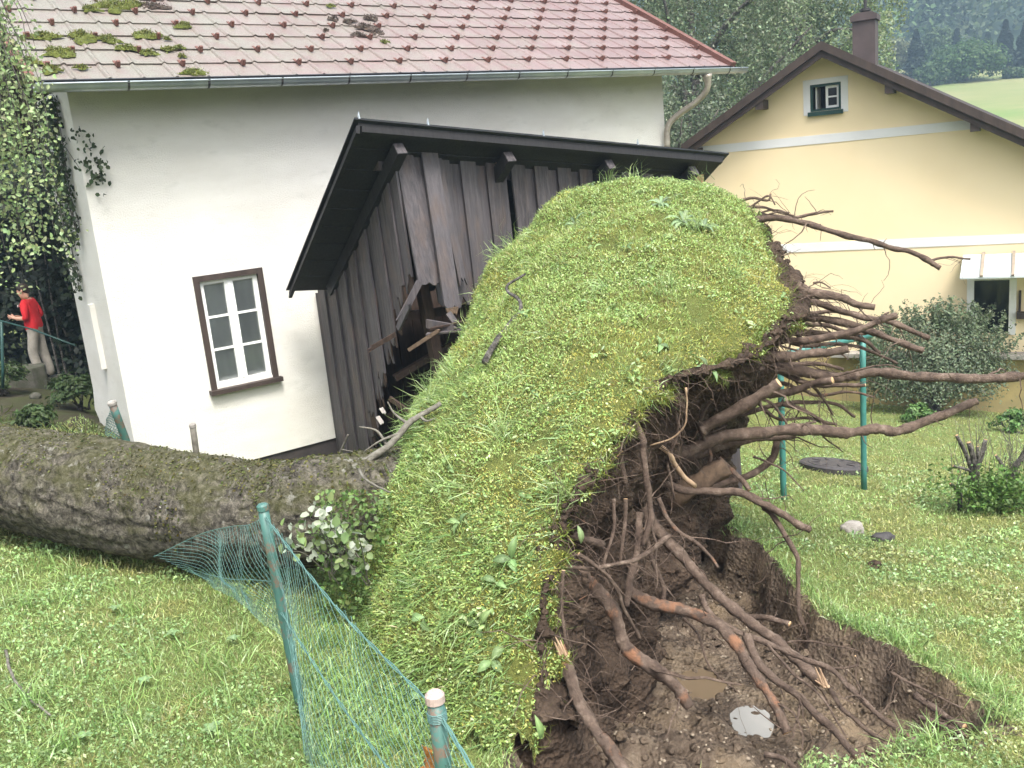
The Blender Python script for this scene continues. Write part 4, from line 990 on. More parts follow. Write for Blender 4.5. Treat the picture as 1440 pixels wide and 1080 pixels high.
# roots: (points in px, start distance, end distance, start and end radius in px, material)
roots = [
 ([(1040, 522), (1070, 520), (1120, 522), (1177, 530), (1200, 528), (1227, 523), (1280, 528), (1360, 533), (1413, 533), (1450, 527)], 6.9, 6.3, 9, 6.5, 'root'),
 ([(905, 660), (960, 636), (1013, 617), (1093, 605), (1143, 605), (1190, 608), (1227, 605), (1260, 607), (1293, 597), (1337, 578), (1373, 564)], 6.2, 6.6, 10, 6, 'root'),
 ([(985, 604), (1000, 597), (1043, 573), (1077, 553), (1097, 539)], 6.1, 5.9, 11, 8, 'root'),
 ([(1070, 482), (1090, 480), (1143, 477), (1193, 468), (1233, 452), (1262, 443)], 6.7, 6.5, 6, 4.5, 'root'),
 ([(1120, 402), (1143, 410), (1177, 417), (1203, 427), (1230, 432)], 6.9, 6.7, 7, 5, 'root'),
 ([(1125, 418), (1147, 425), (1177, 437), (1213, 445), (1260, 457), (1307, 475)], 7.0, 6.8, 5, 4, 'root'),
 ([(1110, 445), (1137, 447), (1187, 453), (1227, 467), (1260, 480), (1298, 493)], 7.1, 6.7, 6, 4.5, 'root'),
 ([(1060, 506), (1087, 503), (1127, 500), (1167, 495), (1194, 490)], 6.5, 6.4, 8, 5.5, 'root'),
 ([(1080, 462), (1133, 468), (1173, 472), (1213, 478), (1238, 497)], 7.2, 7.0, 6, 3, 'root'),
 ([(1085, 480), (1110, 490), (1150, 498), (1180, 496), (1193, 505)], 6.6, 6.5, 2, 1.2, 'root'),
 ([(1073, 517), (1047, 530), (1023, 540), (1010, 548)], 6.4, 6.1, 3, 2, 'root'),
 ([(1080, 553), (1110, 552), (1147, 540), (1173, 535)], 6.7, 6.4, 6, 5, 'root'),
 ([(1040, 585), (1093, 570), (1133, 567), (1173, 568), (1203, 586)], 6.9, 6.8, 4, 2, 'root'),
 ([(1100, 568), (1133, 578), (1160, 593), (1178, 598)], 6.8, 6.7, 3.5, 2, 'root'),
 ([(1140, 540), (1160, 565), (1172, 583)], 6.8, 6.8, 2.5, 1.5, 'root'),
 ([(1088, 520), (1120, 535), (1150, 540), (1180, 540), (1218, 540)], 6.9, 6.5, 4.5, 3, 'root'),
 ([(1092, 606), (1090, 635), (1070, 658), (1040, 672), (1003, 684), (960, 690)], 6.6, 6.4, 5.5, 5, 'root'),
 ([(925, 676), (960, 688), (1000, 691), (1042, 694), (1070, 708), (1100, 722), (1140, 746)], 6.1, 6.0, 6, 5, 'root'),
 ([(1040, 694), (1062, 700), (1080, 718), (1103, 747), (1120, 783), (1123, 807), (1123, 853), (1133, 893), (1133, 925)], 6.2, 5.6, 5, 3, 'root'),
 ([(940, 655), (985, 638), (1027, 626), (1060, 617), (1093, 617), (1120, 615)], 6.4, 6.5, 7, 4, 'root'),
 ([(1012, 645), (1025, 657), (1040, 674), (1053, 690)], 6.3, 6.1, 3.5, 4, 'root_strip'),
 ([(1050, 308), (1070, 308), (1103, 308), (1147, 318), (1200, 333), (1247, 347), (1293, 360), (1322, 378)], 8.0, 7.2, 5, 3.5, 'root'),
 ([(1306, 368), (1322, 363), (1345, 362), (1364, 363)], 7.3, 7.3, 2.2, 1.5, 'root'),
 ([(1040, 300), (1080, 303), (1117, 305), (1140, 300), (1172, 297)], 8.1, 8.0, 3, 1.6, 'root'),
 ([(1035, 285), (1060, 278), (1080, 282), (1085, 272)], 8.2, 8.1, 2.5, 1.2, 'root'),
 ([(1040, 292), (1070, 290), (1095, 298), (1115, 302)], 8.1, 8.0, 2.5, 1.2, 'root'),
 ([(1045, 298), (1070, 280), (1082, 275), (1090, 288)], 8.1, 8.0, 2, 1, 'root'),
 ([(1050, 304), (1090, 295), (1108, 299)], 8.1, 8.0, 1.6, .8, 'root'),
 ([(1145, 398), (1155, 396), (1167, 403)], 7.0, 7.0, 2, 1, 'root'),
 # roots lying in the pit
 ([(905, 715), (920, 738), (960, 782), (993, 820), (1043, 867), (1093, 903), (1127, 933), (1157, 960)], 5.6, 4.75, 9, 8.5, 'root'),
 ([(815, 800), (830, 818), (863, 860), (880, 907), (920, 940), (950, 968), (970, 995)], 4.55, 4.3, 12, 10, 'root_strip'),
 ([(786, 908), (800, 953), (820, 997), (847, 1037), (885, 1092)], 3.95, 3.55, 10, 10, 'root_strip'),
 ([(882, 830), (920, 850), (960, 860), (1003, 877), (1037, 907), (1060, 947), (1087, 987), (1107, 1030)], 5.0, 4.25, 10, 8, 'root_strip'),
 ([(1050, 895), (1070, 937), (1110, 970), (1147, 1003), (1177, 1033), (1222, 1085)], 4.75, 3.85, 7, 6, 'root'),
 ([(985, 835), (1003, 868), (1037, 887), (1093, 910), (1127, 925), (1173, 947), (1207, 980), (1233, 1003), (1270, 1030), (1307, 1063)], 5.1, 3.95, 5, 4, 'root'),
 ([(1170, 970), (1190, 1003), (1227, 1030), (1280, 1053)], 4.5, 4.0, 4, 2.5, 'root'),
 ([(1287, 977), (1320, 1000), (1357, 1023)], 4.45, 4.15, 6, 5, 'root'),
 ([(1292, 1006), (1323, 1020), (1363, 1037)], 4.2, 4.0, 4, 3, 'root'),
 ([(1053, 868), (1077, 867), (1110, 878)], 5.4, 5.2, 5, 4, 'root'),
 ([(1105, 903), (1140, 900), (1180, 908), (1210, 914)], 5.1, 4.9, 1.8, 1, 'root'),
 ([(1160, 935), (1190, 938), (1208, 933), (1205, 920)], 4.9, 4.85, 2.2, 1.5, 'root'),
 ([(1250, 945), (1290, 965), (1320, 980), (1355, 997)], 4.6, 4.3, 2.5, 1.2, 'root'),
 ([(890, 588), (893, 593), (902, 618), (902, 640), (911, 669), (913, 707), (915, 735), (905, 770)], 5.05, 4.9, 5, 5, 'root'),
 ([(899, 720), (897, 773), (887, 813), (883, 853)], 5.0, 4.75, 6, 5, 'root'),
 ([(920, 620), (924, 624), (944, 640), (956, 662), (976, 684)], 5.6, 5.8, 3.5, 4, 'root_pale'),
 ([(964, 545), (966, 572), (960, 600), (942, 618), (915, 626)], 5.4, 5.5, 1.6, 1.2, 'root_pale'),
 ([(798, 797), (840, 798), (883, 790), (913, 773), (943, 755)], 4.3, 4.8, 3, 3.5, 'root'),
 ([(815, 778), (857, 810), (877, 853), (900, 897)], 4.35, 4.5, 3.5, 2.5, 'root'),
 ([(793, 800), (793, 853), (797, 907)], 4.0, 3.95, 3, 2, 'root'),
 ([(799, 748), (824, 760), (847, 767)], 4.5, 4.7, 7, 6, 'root'),
 ([(870, 636), (871, 644), (876, 664), (880, 680)], 4.95, 4.95, 5, 4, 'root'),
 ([(880, 700), (878, 740), (872, 790)], 4.95, 4.85, 3.5, 2.5, 'root'),
 ([(905, 745), (920, 790), (935, 830), (930, 860)], 5.0, 4.9, 4, 3, 'root'),
 ([(1075, 1062), (1100, 1068), (1125, 1090)], 3.75, 3.6, 5, 4, 'root'),
 ([(1020, 560), (1075, 562), (1100, 585), (1108, 600)], 6.8, 6.6, 2.5, 1.5, 'root'),
 ([(1060, 640), (1100, 660), (1130, 690)], 6.5, 6.4, 2, 1, 'root'),
 ([(1150, 605), (1165, 620), (1185, 636)], 6.5, 6.5, 2, 1, 'root'),
 ([(1090, 436), (1130, 455), (1165, 459), (1205, 470), (1232, 464)], 7.2, 7.0, 4, 2, 'root'),
 ([(1085, 470), (1130, 486), (1172, 484), (1220, 492), (1262, 512)], 7.1, 6.9, 3.5, 1.8, 'root'),
 ([(1075, 535), (1118, 545), (1150, 556), (1196, 552), (1230, 560)], 7.0, 6.8, 3, 1.5, 'root_strip'),
 ([(1060, 565), (1095, 590), (1140, 588), (1176, 604)], 6.9, 6.7, 3, 1.4, 'root'),
 ([(1105, 425), (1140, 440), (1190, 438), (1225, 448), (1250, 440)], 7.2, 7.1, 3.2, 1.4, 'root'),
 ([(1060, 490), (1105, 512), (1150, 512), (1185, 520)], 6.9, 6.8, 4.5, 2.5, 'root'),
 ([(1110, 455), (1128, 478), (1122, 505), (1135, 530)], 7.0, 6.9, 2.4, 1.2, 'root'),
 ([(1000, 560), (985, 600), (1000, 640), (990, 680)], 6.2, 6.3, 3, 2, 'root_strip'),
 ([(945, 570), (952, 610), (940, 650), (948, 700)], 5.7, 5.7, 2.8, 1.6, 'root'),
 ([(925, 700), (948, 742), (985, 768), (1010, 800)], 5.5, 5.3, 4, 2.2, 'root_strip'),
 ([(860, 700), (862, 745), (850, 790), (858, 830)], 4.9, 4.7, 3, 1.6, 'root'),
 ([(1080, 905), (1120, 950), (1160, 985), (1190, 1040)], 4.7, 4.1, 2.6, 1.4, 'root'),
 ([(960, 870), (985, 900), (1000, 940), (1040, 975)], 4.9, 4.5, 2.4, 1.2, 'root')]
root_lines = []
for pts, ya, yb, ra, rb, mt in roots:
    pts = np.array(pts, float); seg = np.concatenate([[0], np.cumsum(np.hypot(*np.diff(pts, axis=0).T))]); u = seg / seg[-1]
    X = np.array([P(px, py, ya + (yb - ya) * k) for (px, py), k in zip(pts, u)])
    n = max(12, int(seg[-1] / 4.5)); cl = catmull(X, n)
    cl = cl + np.stack([fbm(cl * 6 + k * 9, 2, 120 + k) for k in range(3)], -1) * .022
    f = np.linspace(0, 1, n); yv = ya + (yb - ya) * f
    rr = (ra + (rb - ra) * f) * yv / FPX * (1 + .32 * fbm(np.stack([f * seg[-1] / 12, f * 0 + ra, f * 0], -1), 3, 130))
    mb = MB(); mb.tube(cl, rr, 10, True, 0, 1, .09); mb.build('root', [M[mt], M['raw_wood']], tree, True)
    root_lines.append((cl, rr))
# the split ends of broken roots
for (a, b, r, yv) in (((783, 905), (799, 940), 8, 3.92), ((1150, 952), (1162, 966), 8, 4.72)):
    mb = MB()
    for k in range(6):
        x = P(a[0] + random.uniform(-5, 5), a[1] + random.uniform(-14, 6), yv - .02); y = P(b[0] + random.uniform(-5, 5), b[1], yv - .02); mb.tube([x, (x + y) / 2, y], [.003, .009, .012], 5)
    mb.build('split_root_end', M['root_pale'], tree)
mb = MB(); mb.tube(np.linspace(P(940, 704, 6.3), P(1022, 655, 6.2), 8), np.array([14, 16, 17, 16, 16, 15, 14, 12]) * 6.3 / FPX, 12, True, 0, 0, .22); mb.build('split_log', M['log'], tree, True)
# hair roots: too many to count
parts = MB()
def hair(a, d, L, r):
    n = 6; p = [np.asarray(a, float)]; d = unit(np.asarray(d, float))
    for k in range(n): d = unit(d + RNG.normal(size=3) * .28 - UP * .12); p.append(p[-1] + d * L / n)
    parts.tube(p, np.linspace(r, r * .35, n + 1), 4, False)
for k in range(620):
    i = RNG.integers(2, 238); j = int(RNG.integers(6, 100) ** 1)
    b = SOg[i, j]; hair(b, n_[i, j] * .5 + RNG.normal(size=3) * .7, RNG.uniform(.08, .38), RNG.uniform(.0015, .0045))
for k in range(170):
    i = RNG.integers(2, NRW - 2); hair(SG[i, -1] - SN2[i, -1] * .03, -SN2[i, -1] * .3 + RNG.normal(size=3) * .6 + dirv[i] * .5, RNG.uniform(.06, .25), RNG.uniform(.001, .003))
for k in range(70):
    q_ = P(RNG.uniform(1050, 1160), RNG.uniform(400, 580), RNG.uniform(6.5, 7.3)); hair(q_, RNG.normal(size=3), RNG.uniform(.1, .4), RNG.uniform(.0015, .004))
for k in range(110):
    a, b = pit_poly[RNG.integers(5, 17)], pit_poly[RNG.integers(5, 17)]
    i = RNG.integers(6, 16); f = RNG.random(); xy = pit_poly[i] * (1 - f) + pit_poly[i + 1] * f
    hair((xy[0], xy[1], float(ground_z(np.array([xy[0]]), np.array([xy[1]]), False)[0]) - .05), np.array([-.5, -.6, -.1]) + RNG.normal(size=3) * .5, RNG.uniform(.1, .4), RNG.uniform(.0015, .004))
for cl_, rr_ in root_lines:
    for k in range(int(len(cl_) / 9) + 2):
        i = RNG.integers(1, len(cl_) - 1); hair(cl_[i], RNG.normal(size=3) + (cl_[i] - cl_[i - 1]) * 6, RNG.uniform(.06, .40), min(rr_[i] * .3, RNG.uniform(.0015, .006)))
    for k in range(1 + (len(cl_) > 40)):
        i = RNG.integers(3, len(cl_) - 2); hair(cl_[i], unit(cl_[i] - cl_[i - 2]) * 1.2 + RNG.normal(size=3) * .5, RNG.uniform(.2, .6), rr_[i] * RNG.uniform(.25, .42))
o = parts.build('hair_roots', M['root_pale'], tree); o.data.materials[0] = M['root']; tag(o, kind='stuff')
# loose clods and pebbles lying in the pit
def rock_mesh(seed, sub=3):
    import bmesh
    bm = bmesh.new(); bmesh.ops.create_icosphere(bm, subdivisions=sub, radius=1)
    for v in bm.verts:
        c = np.array(v.co); v.co = Vector(tuple(c * (1 + .45 * float(fbm(c[None] * 1.6 + seed, 3, seed)[0]))))
    V = np.array([v.co for v in bm.verts]); Fq = np.array([[v.index for v in f.verts] for f in bm.faces]); bm.free(); return V, Fq
def scatter_rocks(name, n, size, mat, pick, sub=2):
    Vs, Fs, off = [], [], 0
    rm = [rock_mesh(s, sub) for s in range(4)]
    for k in range(n):
        V, Fq = rm[k % 4]; a = RNG.uniform(0, 6.28); sc = size * RNG.uniform(.3, 1) ** 1.6 * np.array([1, RNG.uniform(.6, 1), RNG.uniform(.5, .8)])
        R = np.array([[math.cos(a), -math.sin(a), 0], [math.sin(a), math.cos(a), 0], [0, 0, 1]])
        Vs.append((V * sc) @ R.T + pick()); Fs.append(Fq + off); off += len(V)
    o = np_mesh(name, np.concatenate(Vs), np.concatenate(Fs), mat, smooth_=True); return tag(o, kind='stuff')
pv = np.argwhere((pit_sd(GX, GY) > .06) & (GX > -.3) & (GY < 7.5))
def pick_pit():
    i, j = pv[RNG.integers(len(pv))]; return np.array([GX[i, j] + RNG.uniform(-.02, .02), GY[i, j] + RNG.uniform(-.02, .02), GZ[i, j]])
def pick_face():
    i = RNG.integers(3, 237); j = RNG.integers(8, 118); return SOg[i, j] - n_[i, j] * .004
SOn = grid_normals(SOg)
n_ = SOn if SOn[120, 60] @ (EYE - SOg[120, 60]) > 0 else -SOn
o = scatter_rocks('soil_crumbs', 1500, .034, M['soil'], pick_face, 1); attach(o, soil)
tag(scatter_rocks('soil_clods', 1700, .036, M['soil_wet'], pick_pit), 'dark crumbling clods of soil strewn over the pit floor')
tag(scatter_rocks('gravel', 1700, .017, M['pebble'], pick_pit, 1), 'small pale stones scattered through the wet pit soil')

# ------------------------------------------------------------------ green wire fence in front
fence = empty('wire_fence', G(425, 1000), 'torn green wire mesh fence with teal posts, crushed under the trunk', 'fence')
f1 = G(425, 1000); z1f = ground_z(np.array([f1[0]]), np.array([f1[1]]))[0]; f1[2] = z1f
p1t = P(370, 716, f1[1])
d = ray(612, 985); f2y = 2.35; p2t = P(612, 985, f2y); 
def post(name, a, b, r, mat, parent, cap=True, capm='cap'):
    mb = MB(); mb.tube(np.linspace(a, b, 6), r, 14); o = mb.build(name, M[mat], parent, True)
    if cap:
        ax = unit(np.asarray(b, float) - a); mb = MB(); mb.tube([b - ax * .004, b + ax * .018, b + ax * .026], [r * 1.16, r * 1.14, r * .8], 14); mb.build('post_cap', M[capm], o)
    return o
post('post', f1 - UP * .1, p1t, .024, 'teal', fence, capm='teal')
post('post', p2t - UP * 1.1 + np.array([.0, .0, 0]), p2t, .0245, 'teal', fence)
def wire(pts, r=.0014, mb=None, n=4): mb.tube(pts, r, n, False)
def mesh_sheet(name, ctrl, nu, nv, parent, r=.0010, skew=1):
    A = catgrid(np.array([[q if isinstance(q, np.ndarray) else P(*q) for q in row] for row in ctrl]), 40, 80)    # rows: top to bottom
    A = A + grid_normals(A) * (fbm(A * 4, 3, 140) * .035)[..., None]
    def at(u, v):
        x = np.clip(u, 0, 1) * 78.999; y = np.clip(v, 0, 1) * 38.999; i = np.floor(y).astype(int); j = np.floor(x).astype(int); a = (y - i)[:, None]; b = (x - j)[:, None]
        return A[i, j] * (1 - a) * (1 - b) + A[i + 1, j] * a * (1 - b) + A[i, j + 1] * (1 - a) * b + A[i + 1, j + 1] * a * b
    mb = MB()
    span = nv / nu * skew
    for sgn in (1, -1):
        for k in range(-int(nv), nu + int(nv)):
            v = np.linspace(0, 1, 26); u = (k / nu) + sgn * v * span + (0 if sgn > 0 else 0)
            ok = (u >= 0) & (u <= 1)
            if ok.sum() < 3: continue
            q = at(u[ok], v[ok]); q = q + grid_like(q, sgn) * .0
            mb.tube(q, r, 3, False)
    o = mb.build(name, M['wire'], parent); tag(o, kind='stuff'); return A
def grid_like(q, s): return np.zeros_like(q)
# between the two posts: hung from the top wire, its foot dragged towards the left
T1, T2 = p1t - UP * .03, p2t - UP * .03
g1 = f1 + UP * .03
b2 = p2t - UP * .95
rowT = [T1, T1 * .67 + T2 * .33 - UP * .03, T1 * .33 + T2 * .67 - UP * .03, T2]
rowM = [T1 * .5 + g1 * .5, (T1 * .67 + T2 * .33) - UP * .50 + np.array([-.08, 0, 0]), (T1 * .33 + T2 * .67) - UP * .48 + np.array([-.07, .05, 0]), T2 * .5 + b2 * .5]
rowB = [g1, (T1 * .67 + T2 * .33) - UP * .98 + np.array([-.12, 0, 0]), (T1 * .33 + T2 * .67) - UP * .95 + np.array([-.1, .05, 0]), b2]
mesh_sheet('wire_mesh', [rowT, rowM, rowB], 32, 16, fence)
mb = MB()
for off in (0, -.47):
    a = catmull(np.array([T1 + UP * off, T1 * .5 + T2 * .5 - UP * (.05 - off), T2 + UP * off]), 40)
    for ph in (0, PI):
        th = np.arange(40) * .9 + ph; wire(a + np.stack([np.cos(th), 0 * th, np.sin(th)], -1) * .004, .0024, mb, 5)
mb.build('line_wire', M['wire'], fence)
p3 = p2t + np.array([.42, -.55, -.38])
mb = MB()
for ph in (0, 2.1, 4.2):
    a = catmull(np.array([T2, T2 * .5 + p3 * .5 - UP * .06, p3]), 40); th = np.arange(40) * .7 + ph; wire(a + np.stack([np.cos(th), 0 * th, np.sin(th)], -1) * .0045, .0026, mb, 5)
for k in range(6):
    th = np.linspace(0, 2 * PI, 14); wire(T2 + UP * (-.004 - k * .005) + np.stack([np.cos(th), np.sin(th), 0 * th], -1) * .027, .002, mb, 4)
mb.build('line_wire', M['wire'], fence)
rowT2 = [T2 - UP * .02, T2 * .5 + p3 * .5 - UP * .07, p3]; rowB2 = [b2, (b2 + p3 - UP * .7) * .5, p3 - UP * .8]
mesh_sheet('wire_mesh', [rowT2, [(a + b) / 2 for a, b in zip(rowT2, rowB2)], rowB2], 14, 18, fence)
# crumpled run dragged under the trunk
y0 = f1[1]
mesh_sheet('wire_mesh', [
    [(373, 726, y0), (350, 738, 4.45), (322, 741, 4.95), (280, 752, 5.2), (216, 783, 5.42)],
    [(382, 778, y0), (352, 792, 4.45), (312, 768, 4.92), (302, 778, 5.1), (240, 795, 5.46)],
    [(396, 830, y0), (362, 832, 4.4), (318, 812, 4.9), (302, 806, 5.12), (262, 806, 5.46)],
    [(410, 890, y0), (376, 858, 4.35), (335, 832, 4.8), (310, 822, 5.1), (285, 814, 5.4)],
    [(425, 985, y0 - .02), (398, 905, 4.25), (352, 858, 4.7), (318, 836, 5.0), (292, 824, 5.35)]], 30, 13, fence, .0011)
mb = MB()
for pts in ([(373, 726, y0), (350, 738, 4.45), (322, 741, 4.95), (280, 752, 5.2), (216, 783, 5.42)], [(385, 818, y0), (350, 815, 4.4), (320, 814, 4.7), (285, 806, 5.2)]):
    a = catmull(np.array([P(*q) for q in pts]), 40); wire(a, .0022, mb, 5)
mb.build('line_wire', M['wire'], fence)
mb = MB(); A = catgrid(np.array([[P(592, 1048, 2.5), P(603, 1052, 2.45)], [P(598, 1062, 2.5), P(612, 1068, 2.45)], [P(590, 1085, 2.5), P(615, 1090, 2.45)]]), 10, 8); A += RNG.normal(size=A.shape) * .003; mb.grid(A); o = mb.build('dead_leaf', M['rust_leaf']); tag(o, 'withered orange leaf caught in the wire beside the near fence post', 'leaf')
# posts of the same fence line beyond the trunk
a, b = P(190, 640, 8.2), P(158, 568, 8.0)
o = post('fence_post', a - UP * .2, b, .035, 'teal', None, capm='stone'); tag(o, 'leaning teal fence post by the corner of the white house', 'fence post')
mesh_sheet('wire_mesh', [[(156, 572, 8.0), (150, 590, 8.2)], [(170, 600, 8.05), (150, 605, 8.3)], [(188, 632, 8.1), (150, 628, 8.3)]], 6, 10, o, .003)
a = P(277, 655, 7.6); o = post('fence_post', a - UP * .3, P(271, 600, 7.6), .026, 'twig', None, capm='stone'); tag(o, 'short weathered brown post standing in front of the white wall', 'fence post')

# ------------------------------------------------------------------ things on the right lawn
def gz1(x, y): return float(ground_z(np.array([x]), np.array([y]))[0])
rack = None
b2_ = G(1215, 688); b1_ = G(1102, 704)
rack = empty('clothes_rack', (b2_ + b1_) / 2, 'teal tubular clothes drying frame on the lawn behind the roots', 'clothes frame')
t2 = P(1213, 474, b2_[1]); t1 = P(1097, 500, b1_[1])
mb = MB(); mb.tube(np.linspace(b2_ - UP * .1, t2, 6), .032, 12); o = mb.build('post', M['teal_bright'], rack, True)
mb = MB(); mb.tube(np.linspace(b1_ - UP * .1, t1, 6), .032, 12); o = mb.build('post', M['teal_bright'], rack, True)
dq = unit(t2 - t1)
mb = MB(); mb.tube([t1 - dq * .05, t2 + dq * .14], .032, 12); mb.build('crossbar', M['teal_bright'], rack, True)
c = G(1172, 659)
mb = MB(); n = 36
sl_ = np.array([-GB, -GA, 0])
def disc(r, h): return [c + np.array([r * math.cos(a), r * math.sin(a), 0]) + UP * (h - GB * r * math.cos(a) - GA * r * math.sin(a)) for a in np.linspace(0, 2 * PI, n, endpoint=False)]
rings = [disc(.40, -.02), disc(.40, .06), disc(.375, .075), disc(.365, .062), disc(.30, .066), disc(.29, .076), disc(.15, .078)]
for k in range(len(rings) - 1):
    mb.add(rings[k] + rings[k + 1], [(i, (i + 1) % n, n + (i + 1) % n, n + i) for i in range(n)])
mb.add(rings[-1], [tuple(range(n))])
man = mb.build('manhole_cover', M['iron']); tag(man, 'round dark iron manhole cover in the lawn beside the teal frame', 'manhole cover')
for k in range(8):
    a = k * PI / 4; mb = MB(); mb.box(c + np.array([.22 * math.cos(a), .22 * math.sin(a), .083 - GB * .22 * math.cos(a) - GA * .22 * math.sin(a)]), np.array([.05 * math.cos(a), .05 * math.sin(a), 0]), np.array([-.012 * math.sin(a), .012 * math.cos(a), 0]), UP * .006); mb.build('cover_rib', M['iron'], man)
def boulder(px, py, r, mat, name, label, cat, sq=(1, .8, .7), Y=None):
    c = G(px, py) if Y is None else P(px, py, Y); V, Fq = rock_mesh(int(px)); o = np_mesh(name, V * np.array(sq) * r + c + UP * r * sq[2] * .45, Fq, mat, smooth_=True); return tag(o, label, cat)
boulder(1198, 748, .10, M['stone'], 'stone', 'pale grey stone lying on the lawn beyond the pit', 'stone')
boulder(1241, 758, .085, M['iron'], 'soil_clod', 'lone dark clod of earth on the lawn right of the pale stone', 'clod', (1.3, .7, .5))
boulder(1230, 797, .05, M['soil'], 'soil_clod', 'little brown clod on the grass nearer the pit edge', 'clod')
a, b = G(1005, 733), G(1050, 757)
mb = MB(); plank(mb, a + UP * .03, b + UP * .03, .08, .03, np.array([.3, 1, 0]), .03); o = mb.build('loose_board', M['board_in']); tag(o, 'narrow brown board lying in the grass behind the pit', 'board')
mb = MB(); cq = G(1012, 722); A = catgrid(np.array([[cq + np.array([x, y, .03 + .03 * random.random()]) for x in (-.1, 0, .1)] for y in (-.06, .0, .06)]), 8, 10); A[..., 2] += fbm(A * 12, 3, 3) * .03; mb.grid(A); o = mb.build('dead_leaf', M['rust_leaf']); tag(o, 'curled rusty brown leaf on the grass near the brown board', 'leaf')

# ------------------------------------------------------------------ plants
def leaf_mesh(parts, name, mat, parent):
    V, Fs, Cc = merge(parts); o = np_mesh(name, V, Fs, mat, parent, colors=Cc); return o
def bush(name, label, cat, base, rx, ry, rz, n, size, colr, stems=14, group=None, open_=.0):
    root = empty(name, base, label, cat, group)
    mb = MB(); tips = []
    for k in range(stems):
        d = unit(np.array([RNG.normal() * .6, RNG.normal() * .6, 1.0])); tip = base + d * np.array([rx * 1.1, ry * 1.1, rz * 1.7]) * RNG.uniform(.6, 1.05); tips.append(tip)
        m_ = (base + tip) / 2 + RNG.normal(size=3) * .05; mb.tube(catmull(np.array([base + RNG.normal(size=3) * np.array([.08, .08, 0]), m_, tip]), 8), np.linspace(.018, .004, 8), 5)
    mb.build('stems', M['tree_bark'], root)
    nc = max(30, n // 90); th = RNG.uniform(0, 2 * PI, nc); ph = np.arccos(RNG.uniform(-.5, 1, nc)); r = RNG.uniform(.55, 1, nc) ** .6
    cen = base + UP * rz * .95 + np.stack([rx * r * np.sin(ph) * np.cos(th), ry * r * np.sin(ph) * np.sin(th), rz * r * np.cos(ph)], -1)
    ci = RNG.integers(0, nc, n); pp = cen[ci] + RNG.normal(size=(n, 3)) * np.array([rx, ry, rz]) * .13
    shade = RNG.uniform(.7, 1.25, nc)[ci][:, None]
    nr_ = unit(unit(pp - (base + UP * rz * .8)) + UP * .6 + RNG.normal(size=(n, 3)) * .6)
    leaf_mesh([leaves(pp, nr_, size * RNG.uniform(.6, 1.3, n), tint(n, colr, .2, .1) * shade, .9)], 'leaves', M['leaf'], root)
    return root, tips
sb = Y_(3.9, 1.0, 0); sb = P(1312, 548, 16.6)
sb[2] = gz1(sb[0], sb[1])
sh, tips = bush('garden_shrub', 'wide bushy green shrub against the yellow house wall', 'shrub', sb, 1.28, .8, .95, 19000, .027, (.135, .175, .105), 40)
pp = []
for k in range(110):
    a = RNG.uniform(-1, 1); b0 = sb + np.array([a * 1.15, RNG.uniform(-.4, .4), 1.1 + .5 * (1 - a * a)]); tp = b0 + np.array([a * .25 + RNG.normal() * .08, RNG.normal() * .1, RNG.uniform(.25, .62)])
    f = RNG.random((45, 1)); pp.append(b0 + (tp - b0) * f + RNG.normal(size=(45, 3)) * .025)
pp = np.concatenate(pp); leaf_mesh([leaves(pp, unit(RNG.normal(size=pp.shape) + UP * .5), RNG.uniform(.018, .038, len(pp)), tint(len(pp), (.155, .20, .12), .25, .1))], 'top_shoots', M['leaf'], sh)
# low border plants by the plinth
for (px, py, Y, r, lab) in ((1290, 562, 15.2, .28, 'small leafy plant at the foot of the wide shrub'), (1425, 580, 14.6, .32, 'low leafy plant at the right edge below the door')):
    q_ = P(px, py, Y); q_[2] = gz1(q_[0], q_[1]); bush('leafy_plant', lab, 'plant', q_, r, r * .7, r * .6, 900, .035, (.11, .20, .06), 8)
# cut back shrub at right with bare stubs
q_ = G(1378, 712); root = empty('pruned_shrub', q_, 'cut back shrub with bare brown stubs and green regrowth at right', 'shrub')
for (a, b, r) in (((1368, 665), (1345, 612), .022), ((1372, 668), (1362, 622), .03), ((1370, 665), (1386, 618), .026), ((1365, 662), (1340, 655), .016), ((1425, 660), (1446, 625), .03), ((1350, 695), (1336, 680), .02), ((1418, 672), (1400, 640), .018), ((1374, 660), (1374, 628), .02)):
    mb = MB(); X = catmull(np.array([P(*a, 8.75), P((a[0] + b[0]) / 2 + 2, (a[1] + b[1]) / 2, 8.7), P(*b, 8.7)]), 8); mb.tube(np.concatenate([[X[0] - UP * .35], X]), np.linspace(r * 1.2, r * .8, 9), 8, True, 0, 1, .06); mb.build('stub', [M['tree_bark'], M['raw_wood']], root, True)
mb = MB()
for k in range(40):
    x0 = P(RNG.uniform(1338, 1445), RNG.uniform(655, 700), 8.7); mb.tube([x0, x0 + np.array([RNG.normal() * .04, RNG.normal() * .04, .3]), x0 + np.array([RNG.normal() * .12, RNG.normal() * .1, RNG.uniform(.4, .75)])], [.004, .003, .0012], 4)
mb.build('twigs', M['twig'], root)
pp = []
for k in range(95):
    cq = P(1405 + RNG.normal() * 34, 694 + RNG.normal() * 15, RNG.uniform(8.4, 8.9)); cq[2] = max(cq[2], gz1(cq[0], cq[1]) + .04); pp.append(cq + RNG.normal(size=(30, 3)) * np.array([.09, .07, .06]))
pp = np.concatenate(pp); leaf_mesh([leaves(pp, unit(RNG.normal(size=pp.shape) * .7 + UP), RNG.uniform(.014, .03, len(pp)), tint(len(pp), (.115, .20, .05), .35, .12))], 'leaves', M['leaf'], root)
